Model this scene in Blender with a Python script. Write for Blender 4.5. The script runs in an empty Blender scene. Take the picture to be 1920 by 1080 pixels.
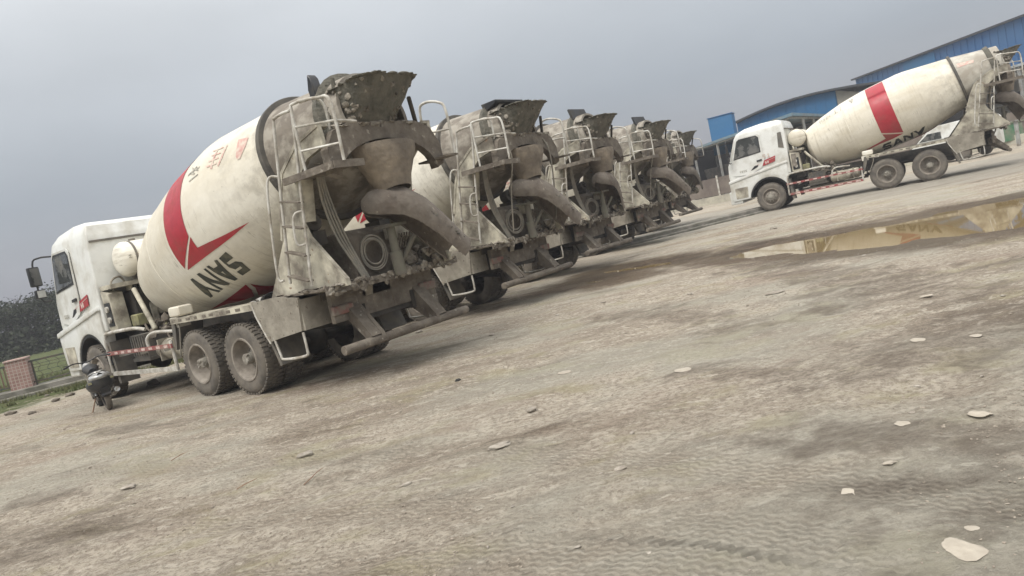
import bpy, bmesh, math, random
import numpy as np
from mathutils import Vector, Matrix, noise as mnoise
random.seed(7); RNG = np.random.default_rng(11)
C = bpy.context.scene.collection
sc = bpy.context.scene
R = math.radians

# ------------------------------------------------------------ camera
F_PX, PITCH, ROLL, CAM_H = 1330.08, 0.0868, 0.2159, 1.634      # focal in pixels of a 1920 wide frame
cam_d = bpy.data.cameras.new('camera'); cam = bpy.data.objects.new('camera', cam_d); C.objects.link(cam)
cam_d.sensor_width = 36; cam_d.lens = F_PX/1920*36; cam_d.clip_end = 3000; cam_d.clip_start = 0.05
fw = Vector((0, math.cos(PITCH), -math.sin(PITCH))); r0 = Vector((1, 0, 0)); u0 = r0.cross(fw)
rt = math.cos(ROLL)*r0 - math.sin(ROLL)*u0; up = math.sin(ROLL)*r0 + math.cos(ROLL)*u0
M = Matrix((rt, up, -fw)).transposed().to_4x4(); M.translation = Vector((0, 0, CAM_H)); cam.matrix_world = M
sc.camera = cam

# ------------------------------------------------------------ sky, sun, exposure
SUN_EL, SUN_AZ = 58, 215            # azimuth clockwise from +Y
w = bpy.data.worlds.new('World'); sc.world = w; w.use_nodes = True
nt = w.node_tree; nt.nodes.clear()
sky = nt.nodes.new('ShaderNodeTexSky'); sky.sky_type = 'NISHITA'; sky.sun_disc = False
sky.sun_elevation = R(SUN_EL); sky.sun_rotation = R(SUN_AZ); sky.dust_density = 4; sky.air_density = 1.5
sk = nt.nodes.new('ShaderNodeVectorMath'); sk.operation = 'SCALE'; sk.inputs['Scale'].default_value = 0.10
nt.links.new(sky.outputs[0], sk.inputs[0])
tc = nt.nodes.new('ShaderNodeTexCoord'); sp = nt.nodes.new('ShaderNodeSeparateXYZ'); nt.links.new(tc.outputs['Generated'], sp.inputs[0])
rmp = nt.nodes.new('ShaderNodeValToRGB'); nt.links.new(sp.outputs['Z'], rmp.inputs[0])
e = rmp.color_ramp.elements
e[0].position = 0.0; e[0].color = (0.19, 0.195, 0.225, 1)
e[1].position = 1.0; e[1].color = (1.32, 1.30, 1.27, 1)
for p_, c_ in ((0.14, (0.222, 0.240, 0.270, 1)), (0.33, (0.405, 0.42, 0.435, 1)), (0.52, (0.70, 0.70, 0.70, 1))):
    q_ = e.new(p_); q_.color = c_
cn = nt.nodes.new('ShaderNodeTexNoise'); cn.inputs['Scale'].default_value = 1.9; cn.inputs['Detail'].default_value = 7
mp = nt.nodes.new('ShaderNodeMapping'); mp.inputs['Scale'].default_value = (1, 1, 2.6); nt.links.new(tc.outputs['Generated'], mp.inputs[0]); nt.links.new(mp.outputs[0], cn.inputs[0])
cm = nt.nodes.new('ShaderNodeMapRange'); cm.inputs[1].default_value = 0.3; cm.inputs[2].default_value = 0.7; cm.inputs[3].default_value = 0.89; cm.inputs[4].default_value = 1.10
nt.links.new(cn.outputs[0], cm.inputs[0])
cl = nt.nodes.new('ShaderNodeVectorMath'); cl.operation = 'SCALE'; nt.links.new(rmp.outputs[0], cl.inputs[0]); nt.links.new(cm.outputs[0], cl.inputs['Scale'])
mx = nt.nodes.new('ShaderNodeMix'); mx.data_type = 'RGBA'; mx.inputs[0].default_value = 0.9
nt.links.new(sk.outputs[0], mx.inputs[6]); nt.links.new(cl.outputs[0], mx.inputs[7])
bg = nt.nodes.new('ShaderNodeBackground'); nt.links.new(mx.outputs[2], bg.inputs[0]); bg.inputs[1].default_value = 1.0
wo = nt.nodes.new('ShaderNodeOutputWorld'); nt.links.new(bg.outputs[0], wo.inputs[0])
sd = bpy.data.lights.new('sun', 'SUN'); sd.energy = 1.3; sd.angle = R(28); sd.color = (1, .955, .89)
so = bpy.data.objects.new('sun', sd); C.objects.link(so)
sdir = Vector((math.sin(R(SUN_AZ))*math.cos(R(SUN_EL)), math.cos(R(SUN_AZ))*math.cos(R(SUN_EL)), math.sin(R(SUN_EL))))
so.rotation_euler = sdir.to_track_quat('Z', 'Y').to_euler()
sc.view_settings.view_transform = 'Standard'; sc.view_settings.look = 'None'
sc.view_settings.exposure = 0.8; sc.view_settings.gamma = 1.0
sc.cycles.max_bounces = 6; sc.cycles.volume_bounces = 0; sc.cycles.transparent_max_bounces = 8

# ------------------------------------------------------------ helpers
def ray(u, v):
    d = fw + rt*((u-960)/F_PX) - up*((v-540)/F_PX); return Vector((0, 0, CAM_H)), d
def gpt(u, v, z=0.0):
    o, d = ray(u, v); return o + d*((z-o.z)/d.z)
def azpt(u, v, dist):
    o, d = ray(u, v); return o + d*(dist/math.hypot(d.x, d.y))

class MB:
    def __init__(s): s.bm = bmesh.new(); s.mi = 0
    def _f(s, vs):
        try: f = s.bm.faces.new(vs); f.material_index = s.mi; return f
        except ValueError: return None
    def box(s, x0, x1, y0, y1, z0, z1, m=None):
        P = [Vector((x, y, z)) for x in (x0, x1) for y in (y0, y1) for z in (z0, z1)]
        if m is not None: P = [m @ p for p in P]
        v = [s.bm.verts.new(p) for p in P]
        for q in ((0,1,3,2),(4,6,7,5),(0,4,5,1),(2,3,7,6),(0,2,6,4),(1,5,7,3)): s._f([v[i] for i in q])
        return s
    def cbox(s, c, sz, rot=(0, 0, 0)):
        from mathutils import Euler
        m = Matrix.Translation(c) @ Euler(rot).to_matrix().to_4x4()
        return s.box(-sz[0]/2, sz[0]/2, -sz[1]/2, sz[1]/2, -sz[2]/2, sz[2]/2, m)
    def prism(s, poly, y0, y1, plane='xz', m=None):
        def pt(a, b, c):
            p = Vector((a, c, b)) if plane == 'xz' else Vector((a, b, c)) if plane == 'xy' else Vector((c, a, b))
            return m @ p if m is not None else p
        A = [s.bm.verts.new(pt(a, b, y0)) for a, b in poly]; B = [s.bm.verts.new(pt(a, b, y1)) for a, b in poly]
        s._f(A[::-1]); s._f(B); n = len(poly)
        for i in range(n): s._f([A[i], A[(i+1) % n], B[(i+1) % n], B[i]])
        return s
    def tube(s, pts, r, n=8, caps=True, smooth=0, closed=False):
        pts = [Vector(p) for p in pts]
        if smooth:
            out = []; N = len(pts)
            for i in range(N-1 if not closed else N):
                p0 = pts[(i-1) % N] if (closed or i > 0) else pts[0]; p1 = pts[i]; p2 = pts[(i+1) % N]
                p3 = pts[(i+2) % N] if (closed or i+2 < N) else p2
                for k in range(smooth):
                    t = k/smooth
                    out.append(0.5*((2*p1)+(p2-p0)*t+(2*p0-5*p1+4*p2-p3)*t*t+(3*p1-p0-3*p2+p3)*t**3))
            if not closed: out.append(pts[-1])
            pts = out
        N = len(pts); rings = []; prev = None
        for i, p in enumerate(pts):
            if closed: d = pts[(i+1) % N]-pts[i-1]
            else: d = (pts[min(i+1, N-1)]-pts[max(i-1, 0)])
            if d.length < 1e-9: d = Vector((0, 0, 1))
            d.normalize()
            if prev is None: a = d.orthogonal().normalized()
            else:
                a = prev - d*prev.dot(d); a = a.normalized() if a.length > 1e-6 else d.orthogonal().normalized()
            prev = a; b = d.cross(a); rr = float(np.interp(i/max(N-1, 1), np.linspace(0, 1, len(r)), r)) if isinstance(r, (list, tuple)) else r
            rings.append([s.bm.verts.new(p+(a*math.cos(2*math.pi*k/n)+b*math.sin(2*math.pi*k/n))*rr) for k in range(n)])
        for i in range(N if closed else N-1):
            A, B = rings[i], rings[(i+1) % N]
            for k in range(n): s._f([A[k], A[(k+1) % n], B[(k+1) % n], B[k]])
        if caps and not closed: s._f(rings[0][::-1]); s._f(rings[-1])
        return s
    def lathe(s, prof, o, ax, n=32, a0=0, a1=2*math.pi, up_=None):
        o = Vector(o); ax = Vector(ax).normalized()
        a = (Vector(up_) - ax*Vector(up_).dot(ax)).normalized() if up_ is not None else ax.orthogonal().normalized()
        b = ax.cross(a); full = abs(a1-a0-2*math.pi) < 1e-6; N = n if full else n+1; rings = []
        for t, r in prof:
            if r < 1e-5 and full: rings.append([s.bm.verts.new(o+ax*t)]); continue
            rings.append([s.bm.verts.new(o+ax*t+(a*math.cos(a0+(a1-a0)*k/n)+b*math.sin(a0+(a1-a0)*k/n))*r) for k in range(N)])
        for A, B in zip(rings, rings[1:]):
            for k in range(n):
                k2 = (k+1) % n if full else k+1
                if len(A) == 1 and len(B) == 1: continue
                if len(A) == 1: s._f([A[0], B[k2], B[k]])
                elif len(B) == 1: s._f([A[k], A[k2], B[0]])
                else: s._f([A[k], A[k2], B[k2], B[k]])
        return s
    def blob(s, c, sz, seed=0, sub=2, rough=.25, freq=1.6):
        r = bmesh.ops.create_icosphere(s.bm, subdivisions=sub, radius=1)
        for v in r['verts']:
            d = mnoise.noise(v.co*freq + Vector((seed*7.3, seed*1.7, seed*3.1)))
            v.co = Vector((v.co.x*sz[0], v.co.y*sz[1], v.co.z*sz[2]))*(1+rough*d*2) + Vector(c)
        for v in r['verts']:
            for f in v.link_faces: f.material_index = s.mi
        return s
    def bevel(s, wd, seg=2, ang=30):
        bmesh.ops.recalc_face_normals(s.bm, faces=s.bm.faces)
        ed = [e for e in s.bm.edges if len(e.link_faces) == 2 and e.calc_face_angle(0) > R(ang)]
        bmesh.ops.bevel(s.bm, geom=ed, offset=wd, segments=seg, affect='EDGES', profile=.6, clamp_overlap=True)
        return s

def obj(name, mb, mat, parent=None, sm=35, label=None):
    bm = mb.bm if isinstance(mb, MB) else mb
    bmesh.ops.recalc_face_normals(bm, faces=bm.faces)
    me = bpy.data.meshes.new(name); bm.to_mesh(me); bm.free()
    for m in (mat if isinstance(mat, (list, tuple)) else [mat]): me.materials.append(m)
    if sm:
        me.polygons.foreach_set('use_smooth', [True]*len(me.polygons)); me.set_sharp_from_angle(angle=R(sm))
    o = bpy.data.objects.new(name, me); C.objects.link(o)
    if parent is not None: o.parent = parent
    if label: o['label'] = label
    return o
def tag(o, label=None, cat=None, group=None, kind=None):
    if label: o['label'] = label
    if cat: o['category'] = cat
    if group: o['group'] = group
    if kind: o['kind'] = kind
    return o
def empty(name, loc=(0, 0, 0), rz=0, parent=None):
    o = bpy.data.objects.new(name, None); C.objects.link(o); o.location = loc; o.rotation_euler = (0, 0, rz)
    o.empty_display_size = .2
    if parent is not None: o.parent = parent
    return o
def copy_tree(o, parent=None):
    c = o.copy(); C.objects.link(c); c.parent = parent
    for ch in list(o.children): copy_tree(ch, c)
    return c

# ------------------------------------------------------------ materials
def mat(name, col, rough=.6, metal=0, dirt=None, dirt_amt=.5, dscale=1.5, stretch=(1, 1, 1), bump=0, bscale=30, spec=.5, coat=0, var=.12, dsharp=.12, speck=None, emis=None):
    m = bpy.data.materials.new(name); m.use_nodes = True; n = m.node_tree; N = n.nodes; L = n.links
    b = N['Principled BSDF']; b.inputs['Roughness'].default_value = rough; b.inputs['Metallic'].default_value = metal
    b.inputs['Specular IOR Level'].default_value = spec; b.inputs['Coat Weight'].default_value = coat
    t = N.new('ShaderNodeTexCoord'); oi = N.new('ShaderNodeObjectInfo')
    ad = N.new('ShaderNodeVectorMath'); ad.operation = 'MULTIPLY_ADD'
    cv = N.new('ShaderNodeCombineXYZ')
    for i in range(3): L.new(oi.outputs['Random'], cv.inputs[i])
    L.new(cv.outputs[0], ad.inputs[0]); ad.inputs[1].default_value = (37, 53, 29); L.new(t.outputs['Object'], ad.inputs[2])
    mpn = N.new('ShaderNodeMapping'); mpn.inputs['Scale'].default_value = stretch; L.new(ad.outputs[0], mpn.inputs[0])
    nz = N.new('ShaderNodeTexNoise'); nz.inputs['Scale'].default_value = dscale; nz.inputs['Detail'].default_value = 8; nz.inputs['Roughness'].default_value = .62
    L.new(mpn.outputs[0], nz.inputs[0])
    n2 = N.new('ShaderNodeTexNoise'); n2.inputs['Scale'].default_value = 9; n2.inputs['Detail'].default_value = 6; L.new(ad.outputs[0], n2.inputs[0])
    vr = N.new('ShaderNodeMapRange'); vr.inputs[1].default_value = .3; vr.inputs[2].default_value = .7; vr.inputs[3].default_value = 1-var; vr.inputs[4].default_value = 1+var
    L.new(n2.outputs[0], vr.inputs[0])
    sc_ = N.new('ShaderNodeVectorMath'); sc_.operation = 'SCALE'; sc_.inputs[0].default_value = col; L.new(vr.outputs[0], sc_.inputs['Scale'])
    out = sc_.outputs[0]
    if dirt:
        rm = N.new('ShaderNodeMapRange'); th = 1-dirt_amt; rm.inputs[1].default_value = .28+th*.42-dsharp; rm.inputs[2].default_value = .28+th*.42+dsharp
        L.new(nz.outputs[0], rm.inputs[0])
        mm = N.new('ShaderNodeMix'); mm.data_type = 'RGBA'; L.new(rm.outputs[0], mm.inputs[0]); L.new(out, mm.inputs[6]); mm.inputs[7].default_value = (*dirt, 1)
        out = mm.outputs[2]
        rr = N.new('ShaderNodeMapRange'); rr.inputs[3].default_value = rough; rr.inputs[4].default_value = max(rough, .88); L.new(rm.outputs[0], rr.inputs[0]); L.new(rr.outputs[0], b.inputs['Roughness'])
    if speck:
        n3 = N.new('ShaderNodeTexNoise'); n3.inputs['Scale'].default_value = speck[1]; n3.inputs['Detail'].default_value = 3; L.new(ad.outputs[0], n3.inputs[0])
        rs = N.new('ShaderNodeMapRange'); rs.inputs[1].default_value = speck[2]; rs.inputs[2].default_value = speck[2]+.04; L.new(n3.outputs[0], rs.inputs[0])
        m3 = N.new('ShaderNodeMix'); m3.data_type = 'RGBA'; L.new(rs.outputs[0], m3.inputs[0]); L.new(out, m3.inputs[6]); m3.inputs[7].default_value = (*speck[0], 1); out = m3.outputs[2]
    L.new(out, b.inputs['Base Color'])
    if bump:
        bp = N.new('ShaderNodeBump'); bp.inputs['Strength'].default_value = 1; bp.inputs['Distance'].default_value = bump
        n4 = N.new('ShaderNodeTexNoise'); n4.inputs['Scale'].default_value = bscale; n4.inputs['Detail'].default_value = 5; L.new(ad.outputs[0], n4.inputs[0])
        L.new(n4.outputs[0], bp.inputs['Height']); L.new(bp.outputs[0], b.inputs['Normal'])
    if emis: b.inputs['Emission Color'].default_value = (*emis, 1); b.inputs['Emission Strength'].default_value = 1
    return m
DUST = (.27, .235, .19); CEM = (.19, .168, .135)
MAT = dict(
    white=mat('white_paint', (.72, .73, .70), .34, dirt=(.44, .42, .36), dirt_amt=.32, dscale=1.3, coat=.2, var=.03, bump=.002, bscale=3),
    drum=mat('cream_drum_paint', (.80, .775, .69), .42, dirt=(.52, .465, .35), dirt_amt=.38, dscale=.9, stretch=(1, 1, .45), dsharp=.2, coat=.15, var=.04, bump=.006, bscale=2.2),
    cone=mat('cement_coated_cone', (.17, .148, .12), .85, dirt=(.31, .285, .24), dirt_amt=.46, dscale=3.0, dsharp=.07, bump=.012, bscale=9, var=.14),
    crust=mat('dried_cement_crust', (.12, .10, .078), .95, dirt=(.36, .33, .275), dirt_amt=.42, dscale=7, bump=.03, bscale=16, var=.3, speck=((.07, .06, .05), 13, .60)),
    crust_dark=mat('dark_cement_crust', (.085, .083, .066), .95, dirt=(.16, .147, .118), dirt_amt=.42, dscale=6, dsharp=.16, bump=.03, bscale=18, var=.3),
    frame=mat('dusty_cream_steel', (.54, .51, .41), .7, dirt=CEM, dirt_amt=.48, dscale=2.6, bump=.006, bscale=14, var=.12, speck=((.25, .17, .11), 9, .70)),
    dirty=mat('cement_dusted_steel', (.195, .170, .136), .85, dirt=(.105, .087, .068), dirt_amt=.5, dscale=3.6, dsharp=.15, bump=.02, bscale=16, var=.22, speck=((.27, .245, .205), 9, .655)),
    chute=mat('brown_cement_chute', (.135, .112, .091), .9, dirt=(.20, .175, .145), dirt_amt=.46, dscale=3.5, dsharp=.14, bump=.025, bscale=11, var=.22, speck=((.27, .24, .20), 12, .67)),
    rail=mat('white_pipe', (.58, .57, .52), .5, dirt=(.30, .27, .22), dirt_amt=.45, dscale=5, var=.06),
    dark=mat('dark_chassis', (.025, .023, .021), .75, dirt=(.075, .065, .053), dirt_amt=.42, dscale=4, var=.3, bump=.006, bscale=20),
    grey=mat('dusty_grey_part', (.10, .096, .086), .7, dirt=(.17, .152, .124), dirt_amt=.5, dscale=4, var=.2, bump=.004, bscale=25),
    rubber=mat('dusty_tyre_rubber', (.095, .086, .074), .9, dirt=(.165, .146, .12), dirt_amt=.55, dscale=4, var=.2, bump=.006, bscale=40),
    rim=mat('dusty_rim', (.29, .26, .22), .7, dirt=(.17, .147, .12), dirt_amt=.5, dscale=5, var=.1, bump=.004),
    hub=mat('hub_crust', (.36, .34, .29), .85, dirt=(.2, .18, .15), dirt_amt=.5, dscale=9, bump=.02, bscale=40, var=.2),
    red=mat('red_drum_paint', (.37, .016, .030), .42, dirt=(.28, .07, .06), dirt_amt=.25, dscale=2.0, var=.1, coat=.1),
    redfade=mat('faded_red_paint', (.53, .30, .26), .6, dirt=(.6, .55, .46), dirt_amt=.45, dscale=10, var=.1),
    black=mat('black_lettering', (.022, .026, .02), .5, dirt=(.16, .15, .1), dirt_amt=.22, dscale=5, var=.2),
    greyletter=mat('faded_grey_lettering', (.22, .21, .18), .6, dirt=(.55, .52, .43), dirt_amt=.4, dscale=14),
    glass=mat('dark_window_glass', (.045, .05, .05), .08, spec=.8, dirt=(.16, .155, .14), dirt_amt=.3, dscale=2.5),
    glass_light=mat('headlamp_glass', (.55, .55, .52), .15, spec=.8),
    plastic=mat('black_plastic', (.014, .015, .018), .40, dirt=(.06, .056, .048), dirt_amt=.28, dscale=5),
    redrail=mat('red_side_rail', (.27, .05, .05), .6, dirt=(.25, .17, .14), dirt_amt=.40, dscale=6, var=.15),
    reflect=mat('white_reflector', (.66, .52, .47), .4, dirt=(.45, .30, .26), dirt_amt=.35, dscale=12),
    yellow=mat('dirty_yellow_green_paint', (.33, .32, .16), .6, dirt=(.19, .175, .115), dirt_amt=.5, dscale=5),
    hose=mat('dusty_hose', (.23, .22, .19), .8, dirt=(.30, .27, .22), dirt_amt=.5, dscale=8, var=.2),
    silver=mat('silver_plastic', (.42, .43, .43), .30, metal=.3, dirt=(.2, .18, .15), dirt_amt=.3, dscale=8),
    chrome=mat('dull_chrome', (.62, .62, .6), .25, metal=.8, dirt=(.25, .22, .18), dirt_amt=.3, dscale=20),
    rust=mat('rusty_steel', (.17, .08, .045), .85, dirt=(.25, .17, .11), dirt_amt=.5, dscale=15, var=.3),
    lampred=mat('dusty_red_lamp', (.20, .06, .045), .6, dirt=(.2, .17, .14), dirt_amt=.6, dscale=8),
    dustplate=mat('dusty_plate', (.31, .285, .235), .85, dirt=(.20, .18, .145), dirt_amt=.45, dscale=3, bump=.006, bscale=20, var=.14, speck=((.12, .095, .07), 16, .66)),
    ringm=mat('dark_ring', (.06, .055, .048), .7, dirt=(.12, .11, .09), dirt_amt=.4, dscale=4),
    chutebrown=mat('tan_hood', (.24, .20, .15), .85, dirt=(.13, .108, .083), dirt_amt=.5, dscale=2.8, bump=.02, bscale=12, var=.18),
    yellowd=mat('dusty_green_grey', (.17, .17, .125), .75, dirt=(.15, .135, .11), dirt_amt=.6, dscale=5),
    cone2=mat('washed_cone', (.50, .48, .42), .7, dirt=(.33, .30, .25), dirt_amt=.5, dscale=2.2, bump=.006, bscale=9),
)

def add_streaks(m):
    n = m.node_tree; N = n.nodes; L = n.links; b = N['Principled BSDF']; src = b.inputs['Base Color'].links[0].from_socket
    t = N.new('ShaderNodeTexCoord'); oi = N.new('ShaderNodeObjectInfo'); cv = N.new('ShaderNodeCombineXYZ'); L.new(oi.outputs['Random'], cv.inputs[2]); L.new(oi.outputs['Random'], cv.inputs[0])
    ad = N.new('ShaderNodeVectorMath'); ad.operation = 'MULTIPLY_ADD'; L.new(cv.outputs[0], ad.inputs[0]); ad.inputs[1].default_value = (31, 17, 23); L.new(t.outputs['Object'], ad.inputs[2])
    def nz(sc, st, det, lo, hi, amt):
        mp_ = N.new('ShaderNodeMapping'); mp_.inputs['Scale'].default_value = st; L.new(ad.outputs[0], mp_.inputs[0]); z = N.new('ShaderNodeTexNoise'); z.inputs['Scale'].default_value = sc; z.inputs['Detail'].default_value = det; z.inputs['Roughness'].default_value = .65; L.new(mp_.outputs[0], z.inputs[0])
        r = N.new('ShaderNodeMapRange'); r.inputs[1].default_value = lo; r.inputs[2].default_value = hi; r.inputs[4].default_value = amt; L.new(z.outputs[0], r.inputs[0]); return r.outputs[0]
    def mx_(f, s, c):
        q = N.new('ShaderNodeMix'); q.data_type = 'RGBA'; L.new(f, q.inputs[0]); L.new(s, q.inputs[6]); q.inputs[7].default_value = (*c, 1); return q.outputs[2]
    def mul(a, b_):
        q = N.new('ShaderNodeMath'); q.operation = 'MULTIPLY'; L.new(a, q.inputs[0]); L.new(b_, q.inputs[1]); return q.outputs[0]
    s = mx_(mul(nz(2.2, (.5, .5, 6), 6, .5, .72, .75), nz(.8, (1, 1, 1), 3, .42, .6, 1)), src, (.36, .31, .22))
    s = mx_(mul(nz(9, (.45, .45, 3.2), 5, .60, .68, .7), nz(1.1, (1, 1, 1), 2, .45, .58, 1)), s, (.30, .27, .22))
    s = mx_(nz(16, (1, 1, 1), 5, .69, .72, .75), s, (.27, .25, .21))
    sp = N.new('ShaderNodeSeparateXYZ'); L.new(t.outputs['Object'], sp.inputs[0]); g = N.new('ShaderNodeMapRange'); g.inputs[1].default_value = -3.6; g.inputs[2].default_value = -5.3; L.new(sp.outputs[2], g.inputs[0])
    s = mx_(mul(nz(3.4, (1, 1, 1), 7, .46, .62, .85), g.outputs[0]), s, (.38, .35, .29))
    L.new(s, b.inputs['Base Color'])
add_streaks(MAT['drum'])
# ------------------------------------------------------------ concrete mixer truck (origin: ground under the rear axle, +x forward, +y left)
TAU = R(13.3); DO = Vector((3.75, 0, 2.0))
PROF = [(-.16, .0), (-.155, .2), (-.12, .45), (-.03, .68), (.06, .78), (.3, .86), (.75, .975), (1.5, 1.125), (2.1, 1.18), (2.5, 1.2), (3.5, 1.2), (3.75, 1.175), (5.15, .905), (6.2, .64), (6.5, .57)]
PS = [p[0] for p in PROF]; PR = [p[1] for p in PROF]
def rad(s): return float(np.interp(s, PS, PR))
DM = Matrix(((0, math.sin(TAU), math.cos(TAU)), (1, 0, 0), (0, math.cos(TAU), -math.sin(TAU)))).to_4x4()   # drum frame: x left, y up, z towards the cab
def dpt(s, phi, off=0):
    r = rad(s)+off; return Vector((r*math.cos(phi), r*math.sin(phi), -s))
def axp(s, dx=0, dz=0): return DO + Vector((-math.cos(TAU)*s, 0, math.sin(TAU)*s)) + Vector((dx, 0, dz))

def decal(name, polys, m, drum, off=.006):
    bm = bmesh.new()
    for k, poly in enumerate(polys):
        vs = [bm.verts.new((s, R(p), 0)) for s, p in poly]
        try: bm.faces.new(vs)
        except ValueError: pass
    bmesh.ops.triangulate(bm, faces=bm.faces)
    for s in np.arange(-.1, 6.6, .1): bmesh.ops.bisect_plane(bm, geom=bm.verts[:]+bm.edges[:]+bm.faces[:], plane_co=(s, 0, 0), plane_no=(1, 0, 0))
    for a in range(-120, 90, 5): bmesh.ops.bisect_plane(bm, geom=bm.verts[:]+bm.edges[:]+bm.faces[:], plane_co=(0, R(a), 0), plane_no=(0, 1, 0))
    for v in bm.verts: v.co = dpt(v.co.x, v.co.y, off)
    bmesh.ops.recalc_face_normals(bm, faces=bm.faces)
    me = bpy.data.meshes.new(name); bm.to_mesh(me); bm.free(); me.materials.append(m)
    for p in me.polygons: p.use_smooth = True
    o = bpy.data.objects.new(name, me); C.objects.link(o); o.parent = drum; return o
def stroke(pts, wd):
    """ribbon polygons along a line of (s, phi degrees), wd metres wide"""
    out = []; k = 1.15*math.pi/180; P = [np.array((a, b*k)) for a, b in pts]
    for a, b in zip(P, P[1:]):
        d = (b-a)/np.linalg.norm(b-a); n = np.array((-d[1], d[0]))*wd/2; a2 = a-d*wd*.3; b2 = b+d*wd*.3
        out.append([(q[0], q[1]/k) for q in (a2+n, b2+n, b2-n, a2-n)])
    return out
BAND1 = [(2.80,70),(2.84,50),(2.80,36.4),(2.628,33.1),(2.518,21.0),(2.47,8.3),(2.425,-2.7),(2.40,-13.6),(2.392,-24.8),(3.043,-9.2),(3.086,2.4),(3.117,14.9),(3.149,27.1),(3.15,45),(3.15,70)]
BAND1 = [(2.42,72),(2.44,45),(2.45,33),(2.46,21),(2.44,8.3),(2.41,-2.7),(2.40,-13.6),(2.392,-24.8),(3.043,-9.2),(3.086,2.4),(3.117,14.9),(3.14,27.1),(3.12,45),(3.10,72)]
CHEV1 = [(3.079,-10.4),(3.074,-14.2),(3.064,-19.5),(3.435,-22.1),(3.735,-24.6),(4.044,-27.1),(4.291,-29.4),(3.83,-29.2),(3.227,-28.1),(2.43,-26.9)]
LOW1 = [(1.468,-67.6),(2.2,-65.9),(2.922,-64.5),(2.75,-73),(2.4,-84),(2.2,-80),(1.9,-72)]
LOW2 = [(2.99,-66.3),(2.95,-76),(2.9,-90),(2.85,-118),(2.3,-118),(2.35,-100),(2.45,-86),(2.85,-74)]
SANY1 = [[(3.524,-34.2),(3.519,-40.8),(3.297,-40.6),(3.293,-42.8),(3.47,-43.7),(3.538,-47.2),(3.446,-56.4),(3.188,-56.0),(3.219,-50.7),(3.402,-50.9),(3.414,-48.9),(3.266,-48.6),(3.229,-44.3),(3.274,-34.7)],
 [(3.143,-33.7),(3.214,-34.6),(3.029,-56.0),(2.936,-55.6),(3.06,-40)], [(2.871,-33.5),(2.944,-34.0),(3.021,-53.4),(2.936,-55.6),(2.883,-43.3)], [(2.96,-37.9),(3.141,-38.4),(3.07,-43.6),(2.93,-43.4)],
 [(2.764,-33.5),(2.82,-34.1),(2.787,-55.2),(2.71,-55.4)], [(2.521,-33.3),(2.604,-33.7),(2.66,-43.5),(2.787,-54.1),(2.74,-55.4),(2.66,-53.1),(2.54,-42.6)], [(2.521,-33.3),(2.584,-33.7),(2.536,-55.3),(2.466,-55.1)],
 [(2.257,-33.3),(2.337,-33.6),(2.345,-45.9),(2.14,-55.4),(2.045,-55.4)], [(2.28,-43.2),(2.345,-44.9),(2.445,-55.4),(2.352,-55.4)]]
MARK1 = [[(4.614,36.3),(4.857,31.7),(4.816,24.6),(4.691,16.2),(4.632,16.3),(4.602,19.6)]]
HAN1 = [[(4.322,38.5),(4.363,37.4),(4.288,26.5),(4.208,21.1),(4.182,22.2),(4.258,28.3)],[(4.089,39.9),(4.124,39.0),(4.055,22.4),(4.009,23.7)],[(3.97,41.2),(4.246,38.5),(4.263,37.2),(3.996,39.4)],
 [(3.979,36.3),(4.219,33.6),(4.225,32.4),(3.995,35.1)],[(3.939,31.8),(4.187,30.0),(4.194,28.6),(3.961,30.3)],[(3.9,28.0),(4.165,25.5),(4.167,24.3),(3.932,26.1)]]
GREY1 = [[(3.426,26.0),(3.71,25.9),(3.719,25.0),(3.461,24.7)]] + stroke([(3.62,34),(3.5,30.5),(3.6,28.5)], .03) + stroke([(3.35,33),(3.72,31.5)], .03) + stroke([(3.45,37),(3.7,29)], .025)
DRAW_A = [('stripe', [BAND1], 'red'), ('stripe', [CHEV1], 'red'), ('stripe', [LOW1, LOW2], 'red'), ('lettering', SANY1, 'black'), ('lettering', MARK1, 'redfade'), ('lettering', HAN1, 'redfade'), ('lettering', GREY1, 'greyletter')]
BAND6 = [(2.44,75),(3.05,75),(3.045,40),(3.03,19.2),(3.015,-11.6),(3.003,-44.7),(2.379,-27.7),(2.394,9.0),(2.42,40)]
CHEV6 = [(2.384,-30.5),(2.99,-47.0),(2.645,-48.6),(2.174,-48.3),(1.872,-50.3),(1.549,-52.2),(1.977,-46.0),(2.42,-41.5)]
SANY6 = [[(5.72-a, -109-b) for a, b in p] for p in SANY1]
LOW6 = [[(3.3,-78),(4.0,-80),(4.0,-90),(3.0,-90)]]
GREY6 = stroke([(.66,50),(.66,60),(.74,58),(.74,50)], .025)+stroke([(.86,58),(.8,57),(.86,53),(.8,50)], .025)+stroke([(.98,58),(.92,58),(.92,50),(.98,50)], .025)+stroke([(.92,54),(.97,54)], .02)+stroke([(1.06,58),(1.06,50)], .025)+stroke([(1.0,54),(1.06,54)], .025)+stroke([(1.28,62),(1.28,49)], .035)+stroke([(1.22,50),(1.36,49)], .03)+stroke([(1.5,61),(1.48,48)], .03)+[[(1.8,66),(1.99,65.6),(1.96,56),(1.90,50),(1.87,56)]]
DRAW_B = [('stripe', [BAND6], 'red'), ('stripe', [CHEV6], 'red'), ('stripe', LOW6, 'red'), ('lettering', SANY6, 'black'), ('lettering', GREY6, 'greyletter'),
          ('stripe', [[(5.241,39.3),(5.752,35.7),(5.718,26.7),(5.24,27.8)]], 'redfade')]

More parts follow.
